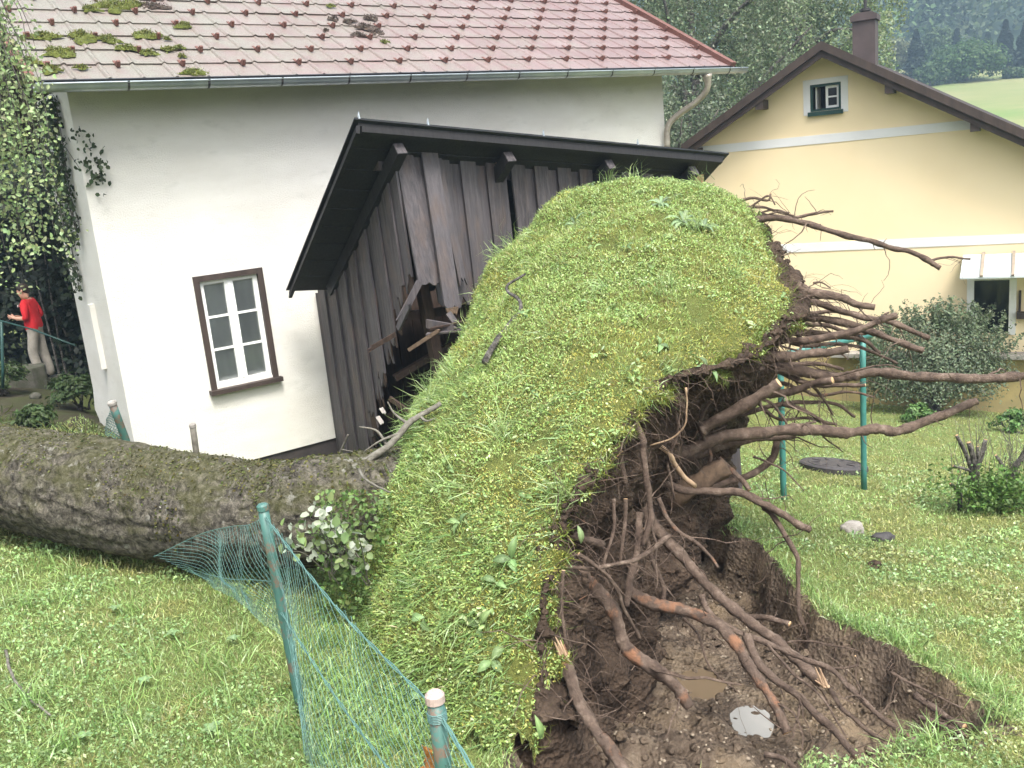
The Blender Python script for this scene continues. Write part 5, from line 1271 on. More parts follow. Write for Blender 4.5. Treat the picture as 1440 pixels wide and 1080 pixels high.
# branch with pale turned leaves beside the trunk
q_ = P(470, 800, 5.2); root = empty('leafy_branch', q_, 'fallen leafy branch with pale leaf undersides between trunk and sod', 'branch')
mb = MB(); pp = []
for k in range(20):
    a = P(RNG.uniform(455, 530), RNG.uniform(770, 830), 5.05); b = P(RNG.uniform(385, 530), RNG.uniform(705, 800), RNG.uniform(4.75, 5.05)); m_ = (a + b) / 2 + UP * .05
    c_ = catmull(np.array([a, m_, b]), 10); mb.tube(c_, np.linspace(.005, .0018, 10), 4); pp += [c_[i] + RNG.normal(size=3) * .03 for i in RNG.integers(3, 10, 9)]
mb.build('twigs', M['twig'], root); pp = np.array(pp); n = len(pp)
cc = tint(n, (.42, .46, .36), .2, .05); g_ = RNG.random(n) < .45; cc[g_] = tint(g_.sum(), (.20, .28, .11), .3, .1)
leaf_mesh([leaves(pp, unit(RNG.normal(size=(n, 3)) * .7 + np.array([0, -.7, .6])), RNG.uniform(.012, .036, n), cc, 1.3)], 'leaves', M['leaf'], root)
pp = np.array([P(RNG.uniform(445, 550), RNG.uniform(690, 880), RNG.uniform(4.95, 5.4)) for k in range(1500)])
leaf_mesh([leaves(pp, unit(RNG.normal(size=pp.shape) * .7 + np.array([-.2, -.5, .6])), RNG.uniform(.009, .022, len(pp)), tint(len(pp), (.13, .20, .06), .5, .15), 1.0)], 'undergrowth', M['leaf'], root)
# branches lying at the broken corner of the shed
def branch(name, label, pts, r0, r1, mat='twig', sub=()):
    X = catmull(np.array([P(*q) for q in pts]), 22); X += np.stack([fbm(X * 8 + k * 5, 2, 150 + k) for k in range(3)], -1) * .02
    mb = MB(); mb.tube(X, np.linspace(r0, r1, 22), 8, True, 0, 0, .1); o = mb.build(name, M[mat], None, True); tag(o, label, 'branch')
    for sp_ in sub:
        Y = catmull(np.array([P(*q) for q in sp_]), 12); mb = MB(); mb.tube(Y, np.linspace(r1 * .7, r1 * .25, 12), 6); mb.build('side_twig', M[mat], o, True)
    return o
branch('fallen_branch', 'grey lichen covered branch lying in the broken shed corner', [(500, 655, 5.6), (540, 632, 5.65), (570, 600, 5.75), (595, 582, 5.8), (619, 567, 5.85)], .026, .016, 'twig', [[(575, 597, 5.75), (555, 582, 5.8), (545, 565, 5.8)], [(560, 610, 5.7), (535, 620, 5.7), (512, 635, 5.7)], [(590, 585, 5.8), (600, 592, 5.75), (612, 588, 5.75)], [(545, 628, 5.7), (530, 606, 5.75), (505, 600, 5.75)]])
branch('fallen_branch', 'short forked twig standing against the foot of the shed wall', [(470, 650, 7.6), (480, 632, 7.55), (490, 612, 7.5)], .016, .008, 'twig', [[(480, 632, 7.5), (500, 636, 7.4), (520, 642, 7.3)]])
branch('fallen_branch', 'thin bare twig arching over the trunk at the sod edge', [(505, 660, 5.3), (512, 672, 5.2), (535, 684, 5.1), (550, 690, 5.0)], .010, .004, 'twig', [[(512, 668, 5.2), (516, 645, 5.2), (530, 640, 5.15)]])
branch('fallen_branch', 'dark crooked branch lying on the raised sod', [(682, 508, 6.1), (705, 470, 6.4), (716, 455, 6.55), (733, 437, 6.62), (728, 420, 6.8), (712, 404, 7.1), (740, 385, 7.15)], .022, .009, 'tree_bark', [[(716, 455, 6.7), (728, 448, 6.7), (745, 442, 6.7)]])
branch('fallen_branch', 'thin grey twig on the lawn at the left edge', [(8, 915, G(8, 915)[1] - .10), (14, 945, G(14, 945)[1] - .10), (40, 980, G(40, 980)[1] - .09), (70, 1006, G(70, 1006)[1] - .08)], .008, .005, 'twig', [[(38, 978, G(38, 978)[1] - .09), (44, 960, G(44, 960)[1] - .14)]])

# large trees behind the houses
def big_tree(name, label, base, h, cz, rx, ry, rz, n, size, colr, strand=1.4, group=None, limbs=9, seed=0):
    root = empty(name, base, label, 'tree', group)
    mb = MB(); top = base + UP * h
    mb.tube(catmull(np.array([base - UP * .3, base + UP * h * .35 + np.array([.2, .1, 0]), base + UP * h * .7, top]), 14), np.linspace(rx * .07, .03, 14), 9)
    tr_o = mb.build('trunk', M['tree_bark'], root, True)
    cc_ = base + UP * cz
    for k in range(limbs):
        a = k * 2.4 + seed; st = base + UP * h * random.uniform(.25, .7); en = cc_ + np.array([rx * .8 * math.cos(a), ry * .8 * math.sin(a), rz * random.uniform(-.3, .7)])
        mb = MB(); mb.tube(catmull(np.array([st, (st + en) / 2 + UP * .4, en]), 10), np.linspace(rx * .03, rx * .006, 10), 6); mb.build('limb', M['tree_bark'], tr_o, True)
    ns = n // 40; th = RNG.uniform(0, 2 * PI, ns); u = RNG.uniform(-1, 1, ns); r = RNG.uniform(.25, 1, ns) ** .5
    st = np.sqrt(1 - u * u); cen = cc_ + np.stack([rx * r * st * np.cos(th), ry * r * st * np.sin(th), rz * r * u], -1)
    cen += np.stack([fbm(cen * .45 + k * 7, 3, 160 + k + seed) for k in range(3)], -1) * np.array([rx, ry, rz]) * .5
    dens = fbm(cen * .55, 3, 170 + seed) > -.17; cen = cen[dens]; ns = len(cen)
    ci = np.repeat(np.arange(ns), 40)[:n]; n = len(ci)
    L = RNG.uniform(.4, 1, ns) * strand; f = RNG.random(n)
    sway = RNG.normal(size=(ns, 3)) * np.array([.22, .22, 0])
    pp = cen[ci] + np.stack([sway[ci, 0] * f, sway[ci, 1] * f, -f * L[ci]], -1) + RNG.normal(size=(n, 3)) * size * 1.6
    sh_ = RNG.uniform(.6, 1.3, ns)[ci][:, None]
    leaf_mesh([quads(pp, unit(RNG.normal(size=(n, 3)) + UP * .4), size * RNG.uniform(.6, 1.2, n), tint(n, colr, .25, .1) * sh_)], 'crown', M['leaf'], root)
    return root
def base_at(px, Y):
    q_ = P(px, 300, Y); q_[2] = gz1(q_[0], q_[1]); return q_
big_tree('birch_tree', 'tall weeping tree behind the right end of the red roof', base_at(985, 30), 13, 8.6, 4.6, 3.5, 5.6, 82000, .056, (.185, .23, .14), 1.8, seed=1)
big_tree('birch_tree', 'pale green tall tree behind the yellow house chimney', base_at(1135, 36), 16, 11, 3.4, 3.2, 6.2, 60000, .07, (.245, .305, .165), 2.0, seed=2)
big_tree('birch_tree', 'dark low tree between the white house and yellow house', base_at(935, 25), 8, 4.6, 2.4, 2.2, 3.6, 36000, .052, (.13, .165, .105), 1.3, seed=3)
big_tree('birch_tree', 'tall dark tree rising between the two weeping trees', base_at(1065, 40), 19, 12, 4.4, 3.4, 7.0, 60000, .074, (.175, .22, .13), 1.8, seed=4)
# trees along the meadow
def far_tree(name, label, px, Y, py_top, py_bot, wpx, colr, conifer, n=3500):
    n = int(n * 2.2); base = P(px, py_bot, Y); g_ = gz1(base[0], base[1]); top = P(px, py_top, Y)[2]; base[2] = g_
    h = top - g_; rx = wpx / 2 / FPX * Y
    root = empty(name, base, label, 'tree', 'trees along the upper edge of the meadow')
    mb = MB(); mb.tube([base - UP, base + UP * h * .5, base + UP * h * .95], [rx * .09, rx * .06, .05], 7); mb.build('trunk', M['tree_bark'], root)
    if conifer:
        f = RNG.random(n) ** .7; z = .06 + f * .94; lay = np.floor(z * 17) / 17; a = np.floor(RNG.random(n) * 9) / 9 * 2 * PI + lay * 40 + RNG.normal(size=n) * .12
        rr = rx * (1 - lay) * (1 + .25 * np.sin(lay * 90)) * RNG.random(n) ** .6 + .1
        pp = base + np.stack([rr * np.cos(a), rr * np.sin(a), h * (lay + .05) - rr * .35 + RNG.normal(size=n) * .15], -1)
        nr_ = unit(np.stack([np.cos(a) * .5, np.sin(a) * .5, np.ones(n)], -1) + RNG.normal(size=(n, 3)) * .3)
    else:
        nc = 55; th = RNG.uniform(0, 2 * PI, nc); u = RNG.uniform(-.75, 1, nc); r = RNG.uniform(.5, 1, nc); s_ = np.sqrt(1 - u * u)
        cen = base + UP * h * .55 + np.stack([rx * r * s_ * np.cos(th), rx * r * s_ * np.sin(th), h * .44 * r * u], -1)
        ci = RNG.integers(0, nc, n); pp = cen[ci] + RNG.normal(size=(n, 3)) * rx * .14; nr_ = unit(unit(pp - cen[ci]) + UP * .5 + RNG.normal(size=(n, 3)) * .4)
    leaf_mesh([quads(pp, nr_, RNG.uniform(.16, .36, n) * Y / 170, tint(n, colr, .3, .1))], 'crown', M['needle'] if conifer else M['leaf'], root)
far_tree('spruce_tree', 'dark conical spruce nearest the chimney at the meadow edge', 1288, 172, 44, 122, 44, (.030, .050, .028), True)
far_tree('broadleaf_tree', 'pale cream flowering round tree behind the chimney', 1262, 178, 53, 118, 46, (.20, .22, .12), False)
far_tree('broadleaf_tree', 'large round bright green tree at the meadow edge', 1358, 160, 64, 133, 84, (.10, .17, .055), False, 6000)
far_tree('broadleaf_tree', 'yellowish tall tree behind the round bright green one', 1320, 195, 42, 110, 48, (.115, .17, .07), False)
far_tree('spruce_tree', 'slim dark spruce above the round bright green tree', 1345, 192, 42, 110, 24, (.032, .05, .032), True, 2200)
far_tree('spruce_tree', 'tall dark spruce right of the round bright green tree', 1412, 172, 30, 124, 40, (.028, .046, .028), True, 4500)
far_tree('spruce_tree', 'tall dark spruce at the right edge of the picture', 1440, 170, 32, 122, 44, (.030, .048, .028), True, 4500)
far_tree('spruce_tree', 'pointed spruce between the round tree and the tall dark one', 1388, 195, 47, 112, 26, (.04, .065, .035), True, 2200)
far_tree('spruce_tree', 'smaller pointed spruce just right of the slim one', 1370, 200, 52, 112, 22, (.045, .07, .04), True, 2000)
far_tree('broadleaf_tree', 'low green tree at the foot of the dark conical spruce', 1308, 158, 92, 128, 40, (.085, .14, .05), False, 2200)
far_tree('broadleaf_tree', 'small light green bush tree below the tall right spruces', 1425, 158, 98, 122, 30, (.095, .15, .055), False, 1500)
# the wooded hillside beyond reads as one mass
parts = []
for k in range(2400):
    Y = 225 + 620 * RNG.random() ** 1.1; px = RNG.uniform(1120, 1620); b = P(px, 100, Y); b[2] = gz1(b[0], b[1]); h = RNG.uniform(11, 22); rx = h * RNG.uniform(.14, .24); con = RNG.random() < .6
    n = 56 if con else 48
    if con:
        f = RNG.random(n); a = RNG.uniform(0, 6.28, n); rr = rx * (1 - f) * RNG.uniform(.4, 1, n); pp = b + np.stack([rr * np.cos(a), rr * np.sin(a), h * (.1 + .9 * f)], -1); cq = (.075, .115, .065)
    else:
        v = unit(RNG.normal(size=(n, 3))); pp = b + UP * h * .5 + v * np.array([rx * 1.6, rx * 1.6, h * .38]); cq = (.15, .21, .095)
    parts.append(quads(pp, unit(RNG.normal(size=(n, 3)) + UP), RNG.uniform(.45, 1.0, n) * (1. if con else 1.2), tint(1, cq, .3, .12).repeat(n, 0)))
V, Fs, Cc = merge(parts); o = np_mesh('hillside_forest', V, Fs, M['needle'], None, colors=Cc); tag(o, 'mixed forest covering the far hazy hillside', 'forest', None, 'stuff')

# hanging birch at the left edge
b = np.array([-6.6, 7.6, 0]); b[2] = gz1(b[0], b[1]); birch = empty('birch_tree', b, 'birch with hanging leafy branches at the left edge of the picture', 'tree')
mb = MB(); mb.tube(catmull(np.array([b - UP * .2, b + UP * 2.5, b + UP * 5 + np.array([.3, 0, 0]), b + UP * 8]), 14), np.linspace(.16, .08, 14), 10); mb.build('trunk', M['tree_bark'], birch, True)
pp = []; mb = MB()
for k in range(58):
    px = -85 + 118 * RNG.random() ** .8; Y = RNG.uniform(7.0, 8.2)
    top = P(px - 35, RNG.uniform(-60, 60), Y); 
    L = RNG.uniform(.7, 1.9) * (1.25 if px < 20 else 1); 
    L = min(L, top[2] - P(px, 355 if px > -25 else 450, Y)[2]); end = top + np.array([RNG.uniform(.0, .22), RNG.normal() * .1, -L]); m_ = (top + end) / 2 + np.array([.10, 0, .1])
    c_ = catmull(np.array([top, m_, end]), 14); mb.tube(c_, np.linspace(.004, .0012, 14), 4); nn_ = int(44 * L)
    i = RNG.integers(1, 14, nn_); pp.append(c_[i] + RNG.normal(size=(nn_, 3)) * .055)
for k in range(16):
    st = b + UP * RNG.uniform(4, 6); en = P(RNG.uniform(-60, 30), RNG.uniform(-80, 0), RNG.uniform(7, 8)); mb.tube(catmull(np.array([st, (st + en) / 2 + UP * .5, en]), 8), np.linspace(.03, .006, 8), 5)
mb.build('branches', M['tree_bark'], birch, True)
pp = np.concatenate(pp); n = len(pp)
leaf_mesh([leaves(pp, unit(RNG.normal(size=(n, 3)) * .8 + np.array([.1, -.8, .4])), RNG.uniform(.011, .025, n), tint(n, (.26, .335, .155), .5, .12), 1.1)], 'foliage', M['leaf'], birch)
# ivy hanging down the end wall
q_ = W(-.05, -.6, -3); ivy = empty('ivy', W(-.02, -.7, 1.2), 'dark ivy trails hanging down the end wall of the white house', 'ivy')
pp = []; mb = MB()
for k in range(20):
    s = -RNG.uniform(.25, 1.3); top = W(-.04, s, 1.25); L = RNG.uniform(.3, 1.6) if s > -.6 else RNG.uniform(.8, 2.2)
    c_ = catmull(np.array([top, top - UP * L * .5 + NN * RNG.normal() * .1 - DD * .03, top - UP * L + NN * RNG.normal() * .18]), 14); mb.tube(c_, .004, 4); m_ = int(46 * L); i = RNG.integers(0, 14, m_)
    pp.append(c_[i] + RNG.normal(size=(m_, 3)) * np.array([.04, .05, .05]) - DD * .03)
for k in range(7):
    top = W(.02 + .03 * k, .05, .95 - .05 * k); pp.append(top + np.stack([np.zeros(16), np.zeros(16), -RNG.random(16) * .5], -1) + RNG.normal(size=(16, 3)) * .05)
mb.build('stems', M['tree_bark'], ivy); pp = np.concatenate(pp); n = len(pp)
leaf_mesh([leaves(pp, unit(RNG.normal(size=(n, 3)) * .6 - DD + NN * .5), RNG.uniform(.018, .036, n), tint(n, (.05, .075, .035), .35, .1), 1.3)], 'foliage', M['leaf'], ivy)
# dark hedge behind the person and the undergrowth of the bank
def hedge(name, label, cat, box, n, size, colr, lump=.5):
    (x0, x1), (y0_, y1), (z0_, z1) = box
    root = empty(name, ((x0 + x1) / 2, (y0_ + y1) / 2, z0_), label, cat)
    nc = 160; cen = np.stack([RNG.uniform(x0, x1, nc), RNG.uniform(y0_, y1, nc), z0_ + (z1 - z0_) * RNG.random(nc) ** .8], -1)
    ci = RNG.integers(0, nc, n); pp = cen[ci] + RNG.normal(size=(n, 3)) * lump * .5
    leaf_mesh([quads(pp, unit(RNG.normal(size=(n, 3)) * .6 + np.array([.2, -.7, .6])), size * RNG.uniform(.6, 1.3, n), tint(n, colr, .35, .12) * RNG.uniform(.6, 1.3, nc)[ci][:, None])], 'leaves', M['leaf'], root)
    mb = MB()
    for k in range(30):
        a = np.array([RNG.uniform(x0, x1), RNG.uniform(y0_, y1), z0_ - .2]); mb.tube(catmull(np.array([a, a + UP * 1 + RNG.normal(size=3) * .1, a + UP * (z1 - z0_) * .8 + RNG.normal(size=3) * .3]), 8), np.linspace(.04, .01, 8), 5)
    mb.build('stems', M['tree_bark'], root)
zg_ = gz1(-9, 18)
hedge('hedge', 'dense dark hedge behind the person in red', 'hedge', ((-14.5, -7.2), (18.2, 20.5), (zg_ - .4, zg_ + 4.6)), 28000, .074, (.04, .055, .036), .7)
hedge('hedge', 'tall dark bushes beyond the hedge at the left edge', 'bushes', ((-17, -8.5), (21.5, 24), (zg_ - 1, zg_ + 7)), 26000, .14, (.04, .06, .034), .9)
for (px, py, Y, r, lab) in ((112, 560, 13.6, .42, 'leafy plant at the foot of the end wall'), (-12, 485, 14.6, .38, 'green bush at the left edge below the birch'), (52, 600, 11.6, .2, 'low weed clump on the shady bank above the trunk')):
    q_ = P(px, py, Y); q_[2] = gz1(q_[0], q_[1]); bush('bank_plant', lab, 'plant', q_, r, r, r * .7, 1500, .04, (.07, .11, .04), 8)

# ------------------------------------------------------------------ lawn grass
def scatter_lawn(n, xr, yr, dens_fun):
    x = RNG.uniform(*xr, n); y = RNG.uniform(*yr, n)
    px, py, d = project(np.stack([x, y, -(GA * y + GB * x)], -1)); d_ = np.hypot(x, y)
    ok = (d > .5) & (px > -80) & (px < 1520) & (py > 300) & (py < 1180) & (RNG.random(n) < dens_fun(d_))
    x, y = x[ok], y[ok]; ok = pit_sd(x, y) < .004
    u = (x - C_[0]) * DD[0] + (y - C_[1]) * DD[1]; s = (x - C_[0]) * NN[0] + (y - C_[1]) * NN[1]
    ok &= ~((u > -.1) & (u < LEN) & (s < .25)); ok &= ~((u > 2.4) & (u < 7.3) & (s < 2.4))
    yo = (x - YD[0]) * YN[0] + (y - YD[1]) * YN[1]; ok &= yo > .15
    x, y = x[ok], y[ok]; return np.stack([x, y, ground_z(x, y)], -1)
def gcol(p):
    w = fbm(p * np.array([1, 1, 0]) * .9, 4, 200); c = np.array([.27, .365, .125])[None] * (1 + .35 * w[:, None]); y = fbm(p * np.array([1, 1, 0]) * 2.3, 3, 201) > .16
    c = np.where(y[:, None], np.array([.33, .35, .125])[None], c); return c * RNG.uniform(.65, 1.3, (len(p), 1)) * RNG.uniform(.9, 1.1, (len(p), 3))
parts = []
p_ = scatter_lawn(1500000, (-6, 10), (2.6, 18.5), lambda d: np.clip((4.6 / d) ** 1.9, 0, 1)); n = len(p_); d_ = np.hypot(p_[:, 0], p_[:, 1])
print('lawn blades', n)
gc_ = gcol(p_); st_ = RNG.random(n) < .07; gc_[st_] = tint(st_.sum(), (.36, .34, .17), .25, .06)
parts.append(blades(p_, unit(UP + RNG.normal(size=(n, 3)) * .45), RNG.uniform(.015, .045, n) * np.where(RNG.random(n) < .12, 1.7, 1), RNG.uniform(.003, .0055, n) * np.clip(d_ / 4.6, 1, 2.2), RNG.uniform(.3, 1.2, n), gc_))
p_ = scatter_lawn(420000, (-5, 7), (2.6, 12), lambda d: np.clip((4.6 / d) ** 1.9, 0, 1) * .8); w = fbm(p_ * np.array([1, 1, 0]) * 1.7, 3, 210); p_ = p_[w > .02]; n = len(p_); d_ = np.hypot(p_[:, 0], p_[:, 1])
print('lawn clover', n)
parts.append(quads(p_ + UP * RNG.uniform(.015, .06, (n, 1)), unit(UP * 1.1 + RNG.normal(size=(n, 3)) * .7), RNG.uniform(.005, .0125, n) * np.clip(d_ / 5, 1, 1.8), gcol(p_) * np.array([.95, 1.05, 1.2]) * RNG.uniform(.6, 1.25, (n, 1))))
# longer tufts along the pit edge, the fence and the left lawn
cl_pts = [G(RNG.uniform(0, 480), RNG.uniform(790, 1080)) for k in range(80)] + [G(RNG.uniform(430, 640), RNG.uniform(900, 1080)) for k in range(120)] + [np.array([*(pit_poly[i] * (1 - f) + pit_poly[i + 1] * f), 0]) + np.array([.1, .08, 0]) for i, f in zip(RNG.integers(4, 16, 80), RNG.random(80))]
for q_ in cl_pts:
    m_ = RNG.integers(10, 26); pp = q_[None] + np.stack([RNG.normal(size=m_) * .05, RNG.normal(size=m_) * .05, np.zeros(m_)], -1); pp[:, 2] = ground_z(pp[:, 0], pp[:, 1])
    parts.append(blades(pp, unit(UP + RNG.normal(size=(m_, 3)) * .35), RNG.uniform(.07, .17, m_), RNG.uniform(.004, .007, m_), RNG.uniform(.4, 1.3, m_), tint(m_, (.21, .32, .10), .35, .1)))
V, Fs, Cc = merge(parts); o = np_mesh('lawn_grass', V, Fs, M['grass'], None, colors=Cc); tag(o, 'short green grass and clover covering the lawn', 'grass', None, 'stuff')
x = RNG.uniform(-12, -4.4, 9000); y = RNG.uniform(7.8, 17.5, 9000); u = (x - C_[0]) * DD[0] + (y - C_[1]) * DD[1]; ok = (u < -.15) & (fbm(np.stack([x, y, 0 * x], -1) * .8, 3, 5) > -.12); x, y = x[ok], y[ok]
pp = np.stack([x, y, ground_z(x, y)], -1); n = len(pp)
o = np_mesh('bank_weeds', *[*blades(pp, unit(UP + RNG.normal(size=(n, 3)) * .4), RNG.uniform(.08, .26, n), RNG.uniform(.012, .02, n), RNG.uniform(.3, 1.2, n), np.zeros((n, 3)))][:2], M['grass'], None, colors=np.repeat(tint(n, (.085, .115, .03), .4, .15), 5, 0)); tag(o, 'rough grass and weeds on the shady bank at left', 'weeds', None, 'stuff')
# scattered weed leaves on the left lawn
for (px, py, n_l, L) in ((205, 970, 5, .05), (300, 1040, 6, .06), (245, 905, 5, .05), (165, 870, 4, .05), (330, 910, 5, .05), (120, 1050, 5, .05), (965, 1078, 3, .06)):
    b = G(px, py); b[2] = gz1(b[0], b[1])
    Vs = []; 
    root = empty('weed', b, {205: 'pale leafed weed in the middle of the left lawn', 300: 'weed with pale leaves low on the left lawn near the fence', 245: 'small weed on the left lawn above the middle one', 165: 'small weed on the left lawn below the trunk', 330: 'small weed on the left lawn close to the near fence post', 120: 'weed near the bottom left corner of the lawn', 965: 'bright green leaf tip at the bottom edge of the pit', 1190: 'small leafy weed on the near pit edge'}[px], 'weed')
    for k in range(n_l):
        a = 2 * PI * k / n_l + random.random(); V, q, cq = broad_leaf(b + UP * .03, (math.cos(a), math.sin(a), .6), (0, 0, 1), L, L * .6, tint(1, (.20, .30, .14) if px != 965 else (.28, .42, .10), .1, .05)[0]); np_mesh('leaf', V, q, M['leaf'], root, colors=cq, smooth_=True)

# ------------------------------------------------------------------ person in red and the things around them
PY = 16.0
foot = P(64, 533, PY); pscale = (P(64, 395, PY)[2] - foot[2]) / 1.74
print('person scale', pscale)
def build_person():
    # local frame: x towards the way the person faces (left in the picture), z up; built at 1.74 m
    J = {'pel': (0, 0, .96), 'sp1': (.015, 0, 1.12), 'sp2': (.03, 0, 1.30), 'nk': (.035, 0, 1.46), 'hd0': (.06, 0, 1.55), 'hd1': (.075, 0, 1.64), 'hd2': (.065, 0, 1.70)}
    E_ = [('pel', 'sp1', 'shirt'), ('sp1', 'sp2', 'shirt'), ('sp2', 'nk', 'skin'), ('nk', 'hd0', 'skin'), ('hd0', 'hd1', 'skin'), ('hd1', 'hd2', 'skin')]
    Rr = {'pel': (.165, .125), 'sp1': (.16, .12), 'sp2': (.185, .125), 'nk': (.058, .058), 'hd0': (.075, .088), 'hd1': (.080, .098), 'hd2': (.06, .075)}
    for s, sx in (('L', 1), ('R', -1)):
        J.update({'hip' + s: (0, .095 * sx, .90), 'kn' + s: (.03 + .05 * sx, .10 * sx, .50), 'an' + s: (-.04 + .05 * sx, .105 * sx, .09), 'toe' + s: (.12 + .05 * sx, .115 * sx, .035),
                  'sh' + s: (.03, .185 * sx, 1.40), 'el' + s: (-.03 + .04 * sx, .24 * sx, 1.13), 'wr' + s: (.20, .17 * sx, 1.10 + .05 * (sx > 0)), 'pm' + s: (.28, .15 * sx, 1.13 + .05 * (sx > 0))})
        Rr.update({'hip' + s: (.095, .1), 'kn' + s: (.09, .085), 'an' + s: (.075, .075), 'toe' + s: (.042, .035), 'sh' + s: (.075, .075), 'el' + s: (.055, .055), 'wr' + s: (.030, .028), 'pm' + s: (.020, .036)})
        E_ += [('pel', 'hip' + s, 'trouser'), ('hip' + s, 'kn' + s, 'trouser'), ('kn' + s, 'an' + s, 'trouser'), ('an' + s, 'toe' + s, 'shoe'), ('sp2', 'sh' + s, 'shirt'), ('sh' + s, 'el' + s, 'shirt'), ('el' + s, 'wr' + s, 'skin'), ('wr' + s, 'pm' + s, 'skin')]
        pm = np.array(J['pm' + s])
        for f, (dx, dz, L) in enumerate(((.06, .045, .075), (.075, .02, .085), (.075, -.008, .08), (.06, -.035, .065))):
            a = f'f{f}a' + s; b = f'f{f}b' + s
            J[a] = tuple(pm + np.array([L * .55, -.012 * sx, dz * .7])); J[b] = tuple(pm + np.array([L, -.03 * sx, dz])); Rr[a] = (.009, .009); Rr[b] = (.008, .008)
            E_ += [('pm' + s, a, 'skin'), (a, b, 'skin')]
        J['tha' + s] = tuple(pm + np.array([-.01, -.035 * sx, .03])); J['thb' + s] = tuple(pm + np.array([.03, -.06 * sx, .045])); Rr['tha' + s] = (.011, .011); Rr['thb' + s] = (.009, .009); E_ += [('pm' + s, 'tha' + s, 'skin'), ('tha' + s, 'thb' + s, 'skin')]
    J['nose'] = (.175, 0, 1.60); Rr['nose'] = (.013, .015); E_.append(('hd0', 'nose', 'skin'))
    names = list(J); ix = {k: i for i, k in enumerate(names)}
    me = bpy.data.meshes.new('skeleton'); me.from_pydata([J[k] for k in names], [(ix[a], ix[b]) for a, b, _ in E_], [])
    o = bpy.data.objects.new('skeleton', me); col.objects.link(o)
    sk = o.modifiers.new('skin', 'SKIN'); sk.use_smooth_shade = True
    for k in names:
        v = me.skin_vertices[0].data[ix[k]]; v.radius = Rr[k]; v.use_root = (k == 'pel')
    ss = o.modifiers.new('sub', 'SUBSURF'); ss.levels = 2; ss.render_levels = 2
    bpy.context.view_layer.update()
    dg = bpy.context.evaluated_depsgraph_get(); ev = o.evaluated_get(dg); m2 = bpy.data.meshes.new_from_object(ev)
    bpy.data.objects.remove(o)
    mats = ['red_cloth', 'grey_cloth', 'skin', 'shoe']; m2.materials.clear()
    for k in mats: m2.materials.append(M[k])
    mi = {'shirt': 0, 'trouser': 1, 'skin': 2, 'shoe': 3}
    segs = [(np.array(J[a]), np.array(J[b]), mi[c], min(Rr[a][0], Rr[b][0])) for a, b, c in E_]
    for p_ in m2.polygons:
        c = np.array(p_.center); best = (1e9, 0)
        for a, b, m_, r in segs:
            t = np.clip(((c - a) @ (b - a)) / ((b - a) @ (b - a)), 0, 1); dd_ = np.linalg.norm(c - a - (b - a) * t) - r * .6
            if dd_ < best[0]: best = (dd_, m_)
        m_ = best[1]
        if c[2] > .90 and c[2] < 1.42 and abs(c[1]) < .2 and c[0] < .17 and m_ != 2: m_ = 0
        if 1.3 < c[2] < 1.45: m_ = 0
        if m_ == 0 and c[2] < .93: m_ = 1
        p_.material_index = m_; p_.use_smooth = True
    # the shirt hangs loose over the hips
    for v in m2.vertices:
        if .92 < v.co.z < 1.12 and abs(v.co.y) < .19 and abs(v.co.x) < .2: v.co.x *= 1.12; v.co.y *= 1.08
    return m2
pe = empty('person', foot, 'person in red shirt and grey trousers standing beside the white house', 'person')
ob = link('body', build_person()); 
# hair: a cap over the back and crown of the head
mb = MB(); A = []
for i in range(9):
    th = i / 8 * PI * .62; row = []
    for j in range(17):
        a = -PI + j / 16 * 2 * PI; back = .5 - .5 * math.cos(a); tht = th * (.66 + .5 * back)
        row.append(np.array([.062 + .112 * math.sin(tht) * math.cos(a), .089 * math.sin(tht) * math.sin(a), 1.625 + .118 * math.cos(tht)]))
    A.append(row)
mb.grid(np.array(A)); hair_o = mb.build('hair', M['hair'], None, True); sm = hair_o.modifiers.new('t', 'SOLIDIFY'); sm.thickness = .012; sm.offset = 1
ear = MB()
for sx in (1, -1): ear.tube([np.array([.055, .082 * sx, 1.575]), np.array([.05, .094 * sx, 1.60]), np.array([.055, .088 * sx, 1.635])], [.012, .018, .012], 8)
ear_o = ear.build('ears', M['skin'], None, True)
eye = MB()
for sx in (1, -1): eye.tube([np.array([.140, .033 * sx, 1.617]), np.array([.152, .033 * sx, 1.617])], [.013, .009], 8)
eye.tube([np.array([.145, -.022, 1.543]), np.array([.15, 0, 1.541]), np.array([.145, .022, 1.543])], .006, 6)
eye_o = eye.build('eyes', M['hair'], None, True)
mb = MB(); mb.box(np.array([.155, .10, 1.36]), np.array([.004, 0, 0]), np.array([0, .03, 0]), np.array([0, 0, .018])); badge = mb.build('shirt_badge', M['white_paint'], None)
for q_ in (ob, hair_o, ear_o, eye_o, badge): q_.parent = pe; q_.location = (0, 0, 0)
pe.scale = (pscale,) * 3; pe.rotation_euler = (0, 0, math.radians(184))
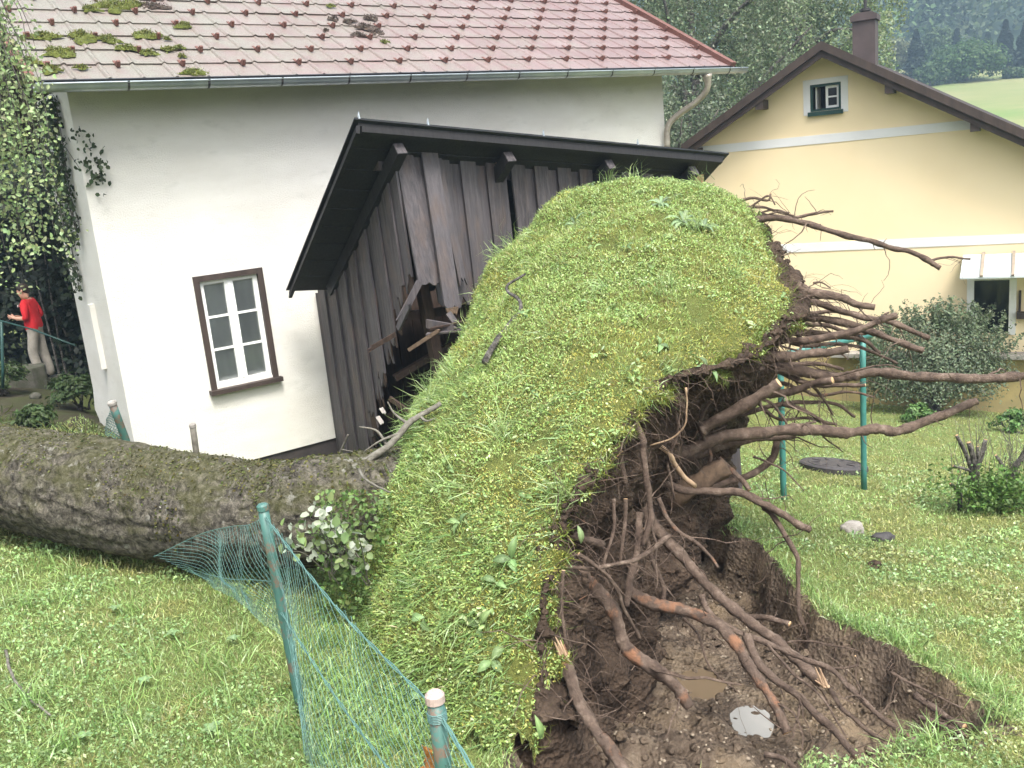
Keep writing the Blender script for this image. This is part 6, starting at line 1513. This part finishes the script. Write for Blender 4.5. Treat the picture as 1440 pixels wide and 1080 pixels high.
def slab_stone(name, label, c, hx, hy, hz, rz):
    mb = MB(); ca, sa_ = math.cos(rz), math.sin(rz); V = []
    ring = [(hx * math.cos(a) * (1 + .12 * random.uniform(-1, 1)) * 1.1, hy * math.sin(a) * (1 + .1 * random.uniform(-1, 1)) * 1.1) for a in np.linspace(0, 2 * PI, 10, endpoint=False)]
    ring = [(max(-hx, min(hx, x)), max(-hy, min(hy, y))) for x, y in ring]
    mb.prism([np.array([c[0] + x * ca - y * sa_, c[1] + x * sa_ + y * ca, c[2] - hz * 2]) for x, y in ring], UP * hz * 2)
    o = mb.build(name, M['stone_dark']); bv = o.modifiers.new('b', 'BEVEL'); bv.width = .02; bv.segments = 2; return tag(o, label, 'step')
slab_stone('stone_step', 'flat stone step under the feet of the person in red', foot + UP * .005, .42, .36, .14, .2)
q_ = P(33, 520, 15.6); q_[2] += .05; slab_stone('stone_block', 'rough stone block on the bank left of the person', q_, .34, .3, .22, .5)
boulder(88, 562, .11, M['stone_dark'], 'stone', 'rounded stone at the foot of the bank near the end wall', 'stone', Y=13.3)
boulder(50, 560, .09, M['stone_dark'], 'stone', 'small stone below the step of the person', 'stone', Y=14.2)
rail = empty('garden_rail', P(2, 500, 13.2), 'thin dark green rail running past the person to the white house', 'rail')
mb = MB(); mb.tube([P(-40, 440, 13.2), P(45, 463, 13.0), P(106, 486, 12.6)], .013, 8); mb.build('bar', M['green_paint'], rail, True)
mb = MB(); mb.tube([P(2, 452, 13.1), P(4, 520, 13.1), P(4, 545, 13.1)], .022, 8); mb.build('post', M['green_paint'], rail, True)

# ------------------------------------------------------------------ air between here and the far hillside
hz = MB(); hz.box((0, 440, 140), R0 * 720, np.array([0, 470, 0]), UP * 160)
def haze_mat():
    m = bpy.data.materials.new('haze'); m.use_nodes = True; N, L = m.node_tree.nodes, m.node_tree.links
    for q in list(N):
        if q.type != 'OUTPUT_MATERIAL': N.remove(q)
    v = N.new('ShaderNodeVolumePrincipled'); v.inputs['Color'].default_value = (.52, .74, 1, 1); v.inputs['Density'].default_value = .0015; v.inputs['Anisotropy'].default_value = .2
    L.new(v.outputs[0], N['Material Output'].inputs['Volume']); return m
HAZE = True
if HAZE:
    o = hz.build('haze', haze_mat()); tag(o, kind='stuff')
